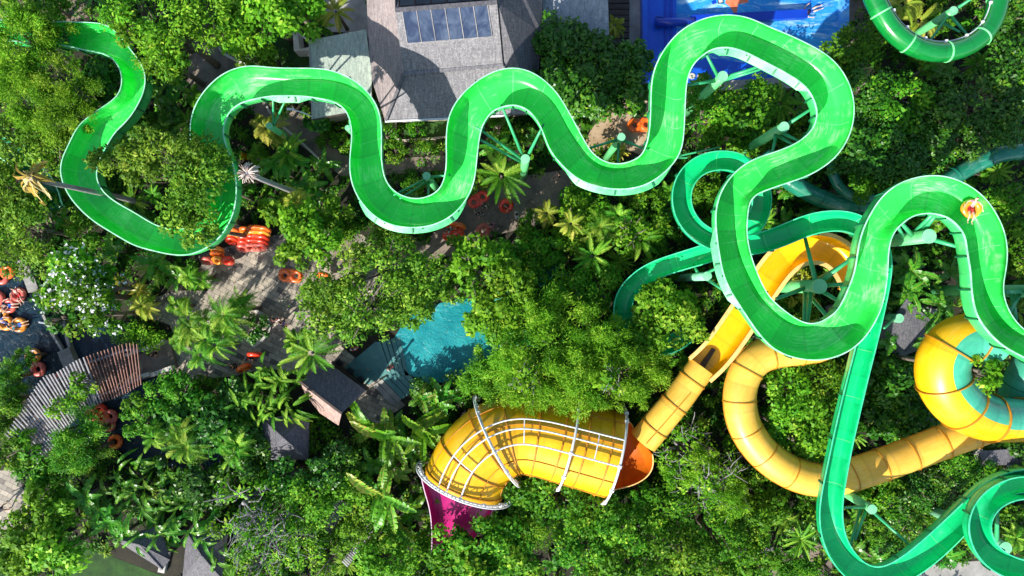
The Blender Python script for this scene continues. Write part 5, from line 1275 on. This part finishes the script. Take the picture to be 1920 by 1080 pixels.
# stacked double tubes standing on edge beside the hairpin
ordn = ['top', 'second', 'third', 'fourth', 'lowest']
for c_, cx in enumerate((436, 458, 482)):
    for r_ in range(5 if c_ else 3):
        x = cx + (r_ - 2) * -1.5 + c_ * .5; y = 431 + r_ * 8 + (4 - c_ * 2)
        tube_thing(x, y, 1.15 - .13 * r_, ['tyre_orange', 'tyre_amber', 'tyre_red', 'tyre_red', 'tyre_pink'][r_], f"{['orange', 'amber', 'red', 'red', 'faded red'][r_]} tube in the stack by the hairpin, {['left', 'middle', 'right'][c_]} column, {ordn[r_]} row", c_ == 2, random.uniform(-.08, .08), (1.05, 0), sc=.92)
for i, (x, y, mt, lb) in enumerate(((389, 489, 'tyre_pink', 'faded red tube on edge, leftmost under the hairpin'), (407, 478, 'tyre_orange', 'orange tube on edge under the hairpin, upper'), (409, 488, 'tyre_amber', 'amber tube on edge under the hairpin, lower'), (427, 489, 'tyre_red', 'red tube on edge under the hairpin, rightmost'), (408, 470, 'tyre_amber', 'amber tube tucked against the hairpin wall'))):
    tube_thing(x, y, .8, mt, lb, False, 0, (1.05, 0), sc=.9)
rk = empty('tube_rack'); tag(rk, 'pale steel rack holding the stacked orange tubes', 'rack')
for x, y in ((426, 428), (498, 426), (500, 468), (428, 470)): MB().tube([P(x, y, 0), P(x, y, 1.3)], .03, 6).build('post', M['white_metal'], rk)
MB().tube([P(426, 428, 1.35), P(498, 426, 1.35)], .03, 6).build('rail', M['white_metal'], rk)
# yellow wet-floor style board near the column at left
yb = empty('yellow_board', tuple(P(459, 294, 0))); tag(yb, 'small yellow folding board on the dark ground beside the slide', 'sign')
for sx in (-1, 1): MB().box((sx * .12, 0, .35), (.03, .45, .7), Matrix.Rotation(sx * -.3, 3, 'Y')).build('panel', M['yellow'], yb)

# ================================================================== DEAD PALMS
def dead_palm(bx, by, z, kind, label):
    b0 = P(bx, by, 0); e = empty('dead_palm', b0); tag(e, label, 'palm')
    R = np.random.default_rng(5 if kind else 9)
    MB().tube([(0, 0, -.1), (.06, .05, z * .3), (-.05, .02, z * .65), (.02, -.04, z * .9), (0, 0, z)], [.24, .19, .16, .15, .13], 12).build('trunk', M['bark_grey'], e, True)
    ps = []
    if kind == 0:   # stub with grey fibres
        for j in range(110): ps += blade(R, R.uniform(.2, .72), .07, R.uniform(0, 6.28), R.uniform(-.1, 1.2), R.uniform(.3, 1.6), tint=R.uniform(0, 1), seg=4)
        V, Q, T = join(ps); o = mesh('fibre', V, None, L['dead'], e, tint=T, quads=Q)
    else:
        for j in range(34): ps += shift(blade(R, R.uniform(.5, 1.5) if j % 3 else R.uniform(.4, .8), R.uniform(.12, .42), R.uniform(0, 6.28) if j > 18 else R.uniform(1.6, 3.9), R.uniform(-.2, .9), R.uniform(.9, 2.6), tint=R.uniform(0, 1), seg=6, fold=R.uniform(-.9, .3), roll=R.uniform(-.5, .5)), (R.uniform(-.2, .2), R.uniform(-.2, .2), R.uniform(-.4, .2)))
        V, Q, T = join(ps); o = mesh('frond', V, None, L['wilt'], e, tint=T, quads=Q)
    o.location = (0, 0, z - .1)
dead_palm(283, 385, 13.0, 1, 'tall bare palm trunk with a wilted yellow crown at far left')
dead_palm(574, 372, 11.6, 0, 'tall bare palm trunk topped by a grey fibrous stub')

# ================================================================== VEGETATION
T_ = plant
for a in [(40, 70, 62, 7.5), (120, 165, 70, 7.8), (50, 190, 70, 7.4), (95, 60, 50, 6.6), (25, 140, 50, 7.0), (150, 215, 34, 6.4)]: T_('feather', *a)
for a in [(255, 25, 72, 7.8), (325, 60, 74, 7.6), (380, 20, 66, 7.2), (300, 105, 52, 7.0), (246, 48, 40, 7.4)]: T_('olive', *a, mat='lime')
for a in [(440, 20, 50, 5.5), (500, 25, 60, 6.0), (560, 20, 48, 5.0), (470, 80, 36, 4.0), (425, 60, 40, 4.6)]: T_('lime', *a)
for a in [(40, 270, 62, 5.0), (105, 285, 54, 5.0), (20, 370, 62, 5.2), (60, 430, 66, 5.4), (30, 470, 52, 4.6), (150, 440, 40, 3.0), (120, 250, 40, 4.8)]: T_('olive', *a)
for a in [(212, 302, 46, 9.6), (262, 318, 46, 9.8), (318, 296, 74, 10.2), (370, 335, 64, 9.9), (348, 392, 58, 10.0), (375, 425, 42, 9.0), (275, 275, 46, 10.0), (395, 300, 44, 9.4)]: T_('olive', *a)
for a in [(135, 500, 58, 6.0), (160, 560, 62, 6.2), (200, 540, 44, 5.2), (112, 548, 40, 5.6), (200, 590, 34, 5.0)]: T_('white', *a)
T_('palm', 490, 240, 44, 4.0, mat='palm_yellow'); T_('palm', 545, 375, 42, 4.2, mat='palm_yellow'); T_('fan', 540, 285, 44, 3.0); T_('banana', 590, 345, 55, 3.2); T_('banana', 530, 320, 50, 3.0); T_('banana', 610, 310, 36, 2.4)
for a in [(560, 420, 44, 5.2), (600, 450, 42, 5.2), (560, 470, 40, 5.0), (620, 400, 34, 4.2), (520, 405, 32, 4.2)]: T_('lime', *a)
for a in [(640, 520, 74, 7.0), (720, 500, 72, 7.2), (610, 575, 62, 6.6), (690, 580, 76, 7.4), (755, 558, 56, 6.6), (785, 515, 54, 6.6), (730, 450, 50, 5.4), (655, 612, 30, 5.0), (820, 560, 30, 6.0), (785, 592, 32, 6.0)]: T_('olive', *a)
for a in [(900, 510, 60, 6.4), (950, 560, 66, 6.8), (915, 602, 46, 6.2), (870, 480, 36, 4.4)]: T_('lime', *a)
for a in [(1000, 590, 60, 7.2), (1040, 650, 76, 7.8), (1110, 640, 70, 7.6), (1010, 700, 72, 7.6), (1088, 700, 66, 7.8), (1170, 700, 70, 7.4), (1196, 732, 40, 6.6), (1150, 745, 34, 6.4), (950, 660, 52, 6.8), (1232, 684, 34, 6.4), (985, 728, 36, 6.6), (1045, 742, 40, 6.8)]: T_('feather', *a)
for a in [(902, 692, 46, 5.4), (935, 722, 38, 5.0)]: T_('feather', *a, mat='lime')
for a in [(1230, 584, 54, 6.4), (1275, 605, 50, 6.4), (1215, 620, 50, 6.2), (1292, 568, 28, 4.6)]: T_('lime', *a)
for a in [(1055, 90, 60, 5.4), (1110, 110, 56, 5.4), (1040, 150, 52, 5.2), (1100, 170, 58, 5.4), (1155, 130, 50, 4.8), (1180, 180, 44, 4.2), (1190, 110, 36, 4.2), (1060, 205, 42, 4.0), (1080, 240, 30, 2.6)]: T_('dark', *a)
for a in [(1330, 210, 56, 5.6), (1400, 220, 62, 5.8), (1350, 265, 48, 5.2), (1420, 180, 40, 4.6), (1310, 170, 28, 3.6)]: T_('green', *a)
for a in [(1595, 90, 56, 5.6), (1620, 160, 58, 5.6), (1570, 130, 34, 5.0), (1690, 190, 70, 5.6), (1760, 210, 74, 6.0), (1840, 190, 76, 6.2), (1900, 120, 60, 5.8), (1900, 228, 54, 5.8), (1800, 258, 50, 5.4), (1740, 270, 50, 5.2), (1900, 30, 44, 5.6), (1640, 220, 50, 5.0), (1620, 290, 60, 5.8), (1680, 280, 60, 5.8), (1610, 345, 38, 5.0), (1690, 330, 44, 5.2), (1888, 372, 44, 5.2), (1910, 415, 40, 5.0)]: T_('green', *a, mat='green' if a[0] % 20 else 'dark')
for a in [(1480, 740, 58, 6.0), (1535, 720, 52, 6.0), (1520, 790, 62, 6.2), (1470, 800, 46, 5.6), (1550, 770, 44, 5.8), (1520, 840, 40, 5.6)]: T_('green', *a, mat='lime' if a[0] % 4 == 0 else 'green')
T_('olive', 1848, 698, 37, 11.6, mat='feather'); 
for a in [(1690, 740, 56, 3.6), (1720, 800, 50, 3.4), (1660, 790, 38, 3.0), (1740, 730, 34, 3.0), (1655, 690, 32, 2.6)]: T_('dark', *a)
for a in [(1290, 850, 70, 5.4), (1350, 900, 64, 5.2), (1300, 920, 50, 4.8)]: T_('twig', *a, mat='feather')
T_('twig', 985, 708, 34, 8.2, mat='feather'); T_('twig', 1150, 712, 36, 8.4, mat='feather'); T_('feather', 1370, 930, 38, 5.2); T_('feather', 1270, 890, 32, 5.0); T_('feather', 1320, 860, 32, 5.4)
for a in [(990, 900, 56, 4.4), (1050, 930, 64, 4.8), (1000, 960, 50, 4.2), (1110, 960, 56, 4.4), (1180, 1000, 66, 4.8), (1240, 960, 56, 4.2), (1260, 1030, 70, 5.0), (1340, 1010, 64, 4.6), (1180, 1060, 60, 4.6), (1100, 1040, 54, 4.2), (1400, 980, 50, 3.8), (1340, 1070, 50, 4.4), (1420, 1050, 44, 3.6), (1060, 880, 34, 3.8), (1200, 930, 36, 3.6)]: T_('green', *a)
T_('ball', 1006, 1000, 34, 4.2, mat='feather'); T_('ball', 1140, 1010, 22, 3.6, mat='feather')
for a in [(868, 1050, 54, 4.6), (920, 1020, 66, 5.0), (960, 1060, 52, 4.6), (795, 1066, 50, 3.0), (880, 1080, 60, 4.8)]: T_('lime', *a, mat='green')
for a in [(455, 945, 60, 5.4), (500, 1000, 70, 5.6), (440, 1000, 54, 5.0), (560, 1010, 50, 4.8), (480, 1060, 50, 4.6)]: T_('twig', *a, mat='lime')
for a in [(540, 898, 44, 4.4), (606, 885, 44, 4.4), (580, 930, 54, 4.8), (650, 930, 46, 4.2), (640, 860, 38, 3.8), (660, 1000, 40, 4.0), (610, 1040, 44, 4.0), (720, 1050, 56, 4.4), (700, 960, 40, 3.8)]: T_('green', *a, mat='lime' if a[1] > 900 else 'dark')
for a in [(60, 980, 58, 4.8), (100, 1040, 60, 4.8), (45, 1050, 44, 4.4), (110, 960, 36, 4.2)]: T_('lime', *a)
for a in [(140, 820, 52, 4.8), (168, 846, 36, 3.6), (120, 865, 36, 4.0), (14, 708, 40, 3.2), (24, 752, 44, 3.4), (10, 800, 44, 3.2), (46, 668, 20, 2.6)]: T_('feather', *a, mat='green')
for a in [(60, 880, 46, 3.8), (100, 900, 40, 3.6), (30, 850, 38, 4.0)]: T_('olive', *a, mat='green')
for a in [(160, 720, 34, 4.6), (110, 765, 26, 4.2), (40, 820, 24, 4.0), (140, 745, 24, 4.2)]: T_('twig', *a, mat='feather')
for a in [(290, 740, 40, 4.0), (250, 790, 34, 3.8), (340, 740, 44, 3.8), (260, 760, 28, 3.8)]: T_('olive', *a, mat='green')
for a in [(410, 790, 60, 4.0), (470, 850, 50, 3.6), (380, 900, 56, 3.4), (330, 780, 44, 3.6), (440, 750, 40, 3.2)]: T_('dark', *a)
for a in [(370, 600, 54, 5.4), (430, 610, 56, 5.6), (390, 655, 52, 5.4), (340, 640, 38, 4.8), (450, 580, 36, 4.4)]: T_('palm', *a)
T_('palm', 330, 830, 54, 5.0); T_('palm', 430, 840, 50, 4.8); T_('palm', 285, 810, 34, 4.2); T_('fan', 585, 662, 56, 5.6, mat='palm'); T_('fan', 560, 640, 34, 4.6); T_('palm', 330, 575, 28, 3.0); T_('small', 270, 630, 40, 2.4, mat='feather'); T_('small', 235, 625, 28, 2.2, mat='dark')
for a in [(500, 720, 50, 4.8), (540, 745, 46, 4.8), (475, 755, 36, 4.4), (512, 768, 28, 4.4), (550, 700, 26, 4.0)]: T_('helic', *a, mat='palm')
for a in [(250, 930, 52, 3.4), (320, 950, 54, 3.4), (290, 985, 46, 3.2), (370, 960, 48, 3.2), (200, 950, 40, 3.2), (240, 890, 40, 3.2), (340, 910, 40, 3.0), (410, 930, 30, 3.0)]: T_('helic', *a)
for a in [(180, 980, 52, 4.0), (160, 930, 44, 3.8), (230, 1000, 40, 3.6)]: T_('banana', *a)
T_('lime', 852, 1024, 40, 4.0, mat='green'); T_('travel', 730, 820, 62, 3.4, rz=-.5); T_('travel', 790, 800, 50, 3.0, rz=.4); T_('travel', 720, 930, 66, 4.6, rz=-.7); T_('travel', 748, 985, 44, 2.8, rz=-1.1); T_('travel', 690, 800, 44, 3.0, rz=-.3)
for a in [(775, 850, 40, 2.6), (740, 880, 40, 3.0), (820, 760, 38, 2.8), (790, 745, 32, 2.4)]: T_('banana', *a, mat='scorched')
T_('banana', 830, 740, 44, 2.6); T_('small', 860, 725, 40, 2.0, mat='dark'); T_('small', 800, 735, 34, 1.8, mat='dark')
T_('fan', 940, 330, 58, 4.4, mat='palm'); T_('banana', 935, 280, 46, 2.6); T_('banana', 1010, 255, 34, 2.0)
for a in [(1130, 445, 48, 4.4), (1165, 400, 40, 4.2)]: T_('palm', *a, mat='palm')
for a in [(1075, 395, 44, 3.8), (1110, 390, 36, 3.6), (1060, 450, 40, 3.6), (1180, 440, 44, 4.0)]: T_('green', *a, mat='lime')
T_('fan', 1070, 420, 30, 4.6, mat='palm_yellow'); T_('fan', 1110, 480, 42, 4.6); T_('fan', 1200, 450, 46, 3.8); T_('star', 1160, 490, 34, 3.0); T_('fan', 1025, 400, 28, 3.6, mat='palm_yellow')
for a in [(1080, 370, 34, 2.6), (1030, 470, 46, 3.8), (1000, 430, 36, 3.2), (970, 480, 44, 3.6), (1210, 380, 36, 3.2), (1240, 440, 40, 3.4), (1180, 340 + 20, 30, 2.6), (1000, 520, 44, 4.0), (1130, 540, 50, 4.6), (1070, 545, 46, 4.6)]: T_('green', *a)
T_('croton', 1160, 285, 22, 1.6); T_('croton', 1145, 270, 14, 1.4, mat='croton'); T_('green', 1130, 300, 34, 2.4); T_('olive', 1495, 535, 40, 3.2, mat='croton')
for a in [(1730, 530, 60, 3.8), (1760, 570, 46, 3.4), (1700, 500, 44, 3.2), (1780, 510, 40, 3.2), (1740, 600, 34, 3.0)]: T_('banana', *a)
T_('fan', 1460, 190 + 5, 46, 3.4); T_('banana', 1500, 200, 34, 2.6); T_('fan', 1720, 40, 46, 3.0, mat='palm_yellow'); T_('fan', 1690, 10, 44, 3.4, mat='palm_yellow'); T_('small', 1840, 40, 30, 2.4, mat='green'); T_('palm', 1400, 380 - 30, 30, 2.4); T_('green', 1320, 370, 34, 2.2); T_('green', 1350, 400, 30, 2.0)
for a in [(1450, 950, 44, 3.4), (1500, 1000, 50, 3.4), (1430, 900 + 10, 30, 3.0), (1530, 950, 36, 3.0)]: T_('banana' if a[0] == 1500 else 'green', *a)
T_('star', 1500, 1010, 40, 4.0); T_('palm', 1480, 970, 34, 3.0); T_('feather', 1500, 1060, 40, 3.4, mat='green')
T_('fan', 630, 22, 40, 3.8, mat='palm_yellow'); T_('fan', 600, 50, 34, 3.0); T_('fan', 1152, 48, 26, 3.0, mat='palm_yellow'); T_('small', 520, 120, 30, 1.6, mat='green'); T_('small', 470, 105, 30, 1.8)
for a in [(720, 250, 26), (740, 285, 24), (800, 285, 28), (860, 270, 20), (780, 240, 20), (640, 270, 24), (610, 265, 22), (935, 240, 26), (980, 250, 24), (800, 355, 24), (770, 350, 20)]: T_('small', *a, 1.5 + (a[0] % 7) * .1)
for a in [(320, 200, 40, 2.6), (300, 180, 34, 2.6), (330, 160, 30, 2.4), (270, 260, 34, 2.6)]: T_('banana', *a)
for a in [(190, 140, 40, 3.4), (170, 180, 34, 3.2), (205, 170, 26, 2.6), (240, 260, 30, 2.6), (320, 230, 32, 2.8)]: T_('dark', *a)
for a in [(290, 490, 44, 2.6), (330, 520, 34, 2.4), (105, 360, 34, 3.0), (90, 400, 30, 2.6), (120, 415, 40, 2.6), (215, 470, 30, 2.2)]: T_('banana', *a)
T_('fan', 300, 500, 50, 2.4); T_('palm', 260, 570, 34, 2.8, mat='palm_yellow'); T_('palm', 370, 520, 34, 3.2); T_('croton', 225, 530, 20, 2.4); T_('croton', 265, 545, 22, 2.2); T_('croton', 140, 425, 20, 2.4); T_('small', 350, 505, 26, 1.8)
for a in [(1640, 470 + 0, 30, 2.2), (1860, 470, 40, 2.6), (1790, 480, 34, 2.4), (1640, 560, 24, 2.0), (1900, 480, 40, 3.0), (1690, 640 + 60, 34, 2.4)]: T_('green', *a)

# scatter the remaining shrubs over free ground, away from paths, water, roofs
def inside(x, y, poly):
    c = False; n = len(poly); j = n - 1
    for i in range(n):
        if (poly[i][1] > y) != (poly[j][1] > y) and x < (poly[j][0] - poly[i][0]) * (y - poly[i][1]) / (poly[j][1] - poly[i][1]) + poly[i][0]: c = not c
        j = i
    return c
ROOFS = [[(683, -110), (1020, -110), (1020, 215), (720, 230)], [(575, 50), (700, 50), (700, 226), (580, 226)], [(1015, -110), (1206, -110), (1206, 90), (1015, 90)], [(1200, -110), (1600, -110), (1600, 165), (1200, 165)], [(560, 675), (690, 675), (690, 800), (560, 800)], [(488, 775), (582, 775), (582, 865), (488, 865)], [(210, 985), (430, 985), (430, 1090), (210, 1090)], [(0, 640), (340, 630), (300, 760), (90, 880), (0, 840)], [(380, 420), (520, 420), (520, 500), (370, 500)], [(640, 620), (780, 620), (780, 800), (640, 800)]]
KEEP = [PLAZA, PATH1, PATH2, PATH3, RIVER, POOL, LAWN1, LAWN2, LAWN3, [(-200, 900), (30, 880), (60, 960), (20, 1000), (-200, 1000)], [(1640, 560), (1760, 580), (1760, 640), (1690, 670), (1640, 640)], [(1690, 1062), (1930, 1045), (2100, 1040), (2100, 1100), (1690, 1100)], [(600, -80), (690, -80), (690, 70), (640, 60), (605, 60)]] + ROOFS
rs = random.Random(11); cnt = 0; tries = 0; TUN = [[(790, 730), (1240, 730), (1240, 940), (790, 1010)]]; occ = [(p[2], p[3], p[4]) for p in PLANTS]
while cnt < 190 and tries < 9000:
    tries += 1; x, y = rs.uniform(-30, 1950), rs.uniform(-30, 1110); r_ = rs.uniform(20, 40)
    if any(inside(x, y, k) for k in KEEP + TUN): continue
    if any((x - a) ** 2 + (y - b_) ** 2 < (c * .72 + r_ * .3) ** 2 for a, b_, c in occ): continue
    kd = rs.choice(['green', 'dark', 'small', 'banana', 'palm', 'fan', 'green', 'star', 'small'])
    plant(kd, x, y, r_, rs.uniform(1.6, 2.8)); occ.append((x, y, r_)); cnt += 1
for a in [(1700, 560, 34, 3.2), (1740, 645, 30, 2.8), (1660, 640, 26, 2.6)]: T_('banana', *a)
for a in [(770, 820, 50, 2.8), (735, 800, 40, 2.6), (700, 870, 44, 2.8), (690, 920, 36, 2.8), (800, 920, 38, 2.4), (770, 960, 36, 2.2), (820, 800, 36, 2.4)]: T_('banana', *a)
for a in [(1680, 950, 44, 2.4), (1700, 990, 40, 2.2), (1720, 920, 46, 2.4), (1770, 900, 44, 2.2), (1770, 950, 36, 2.0), (1650, 1010, 36, 2.0), (1800, 880, 34, 2.0), (1840, 970 - 100, 30, 2.0), (1660, 900, 30, 2.2), (1900, 990, 30, 2.0)]: T_('small', *a, mat='dark')
for a in [(482, 600, 22, 1.6), (470, 622, 26, 1.8), (490, 622, 16, 1.4)]: T_('small', *a, mat='dark')
for a in [(225, 1005, 34, 4.4), (300, 1000, 30, 4.4), (330, 1010, 30, 4.4), (380, 1000, 34, 4.6), (415, 1040, 30, 4.4)]: T_('helic', *a)
label_plants()

# the undergrowth nobody could count: rosettes and ground leaves between everything
nR = 15000; xs = rng.uniform(-160, 2080, nR); ys = rng.uniform(-120, 1200, nR)
ok = np.array([not any(inside(x, y, k) for k in KEEP) for x, y in zip(xs, ys)]); xs, ys = xs[ok], ys[ok]
cx = (xs - 960) / S; cy = (540 - ys) / S; nR = len(xs)
nl = rng.integers(9, 22, nR); ri = np.repeat(np.arange(nR), nl); N = len(ri)
hgt = rng.uniform(.1, .9, nR) * (0.6 + 0.5 * np.sin(cx * .35) * np.cos(cy * .4)); hgt = np.maximum(hgt, .08)
az = rng.uniform(0, 2 * PI, N); rr_ = rng.uniform(.05, .48, N)
pos = np.stack([cx[ri] + np.cos(az) * rr_, cy[ri] + np.sin(az) * rr_, hgt[ri] + rng.uniform(-.08, .12, N) - rr_ * .25], 1)
dr = np.stack([np.cos(az), np.sin(az), rng.uniform(-.5, .3, N)], 1); nn = np.array([0, 0, 1.0]) + rng.normal(size=(N, 3)) * .35
sl = rng.uniform(.18, .5, nR)[ri] * rng.uniform(.7, 1.2, N); sw = sl * rng.uniform(.25, .6, nR)[ri]
V, Q = leafquads(pos, nn, dr, sl, sw); rt_ = rng.random(nR)
o = mesh('undergrowth', V, None, L['under'], None, tint=np.repeat(np.clip(rt_[ri] ** 1.6 + rng.normal(size=N) * .08, 0, 1), 4), quads=Q)
o['kind'] = 'stuff'; o['label'] = 'dense low green undergrowth covering the ground between the trees'; o['category'] = 'undergrowth'

# fallen leaves on the paving and paths
lx, ly = [], []
while len(lx) < 1600:
    x, y = rs.uniform(240, 1240), rs.uniform(90, 800)
    if any(inside(x, y, k) for k in (PLAZA, PATH1, PATH2, PATH3)): lx.append(x); ly.append(y)
n_ = len(lx); pos = np.stack([(np.array(lx) - 960) / S, (540 - np.array(ly)) / S, rng.uniform(.025, .05, n_)], 1)
V, Q = leafquads(pos, np.array([0, 0, 1.0]) + rng.normal(size=(n_, 3)) * .25, rng.normal(size=(n_, 3)), rng.uniform(.08, .2, n_), rng.uniform(.05, .1, n_))
o = mesh('fallen_leaves', V, None, L['dead'], None, tint=np.repeat(rng.random(n_), 4), quads=Q); o['kind'] = 'stuff'; o['label'] = 'dry leaves scattered over the paving and paths'; o['category'] = 'leaf litter'

# ================================================================== LIGHT, SKY, CAMERA
az_dir = Vector((0.62, 0.78)); el = math.radians(34)
sun_vec = Vector((-az_dir.x * math.cos(el), -az_dir.y * math.cos(el), math.sin(el))).normalized()
sd = bpy.data.lights.new('sun', 'SUN'); sd.energy = 4.6; sd.angle = math.radians(.5); sd.color = (1.0, .955, .88)
so = bpy.data.objects.new('sun', sd); COL.objects.link(so); so.rotation_euler = (-sun_vec).to_track_quat('-Z', 'Y').to_euler(); so.location = (0, 0, 60)
w = bpy.data.worlds.new('World'); scene.world = w; w.use_nodes = True; nt = w.node_tree; nt.nodes.clear()
st = nt.nodes.new('ShaderNodeTexSky'); st.sky_type = 'NISHITA'; st.sun_disc = False; st.sun_elevation = el
st.sun_rotation = math.atan2(sun_vec.x, sun_vec.y)
bg = nt.nodes.new('ShaderNodeBackground'); bg.inputs[1].default_value = .115; ow = nt.nodes.new('ShaderNodeOutputWorld')
nt.links.new(st.outputs[0], bg.inputs[0]); nt.links.new(bg.outputs[0], ow.inputs[0])
cd = bpy.data.cameras.new('camera'); cd.sensor_width = 36; cd.lens = 36 * H / (1920 / S); cd.clip_end = 2000
co = bpy.data.objects.new('camera', cd); COL.objects.link(co); co.location = (0, 0, H); scene.camera = co
scene.view_settings.view_transform = 'Standard'; scene.view_settings.look = 'None'; scene.view_settings.exposure = .85; scene.view_settings.gamma = 1
scene.render.engine = 'CYCLES'
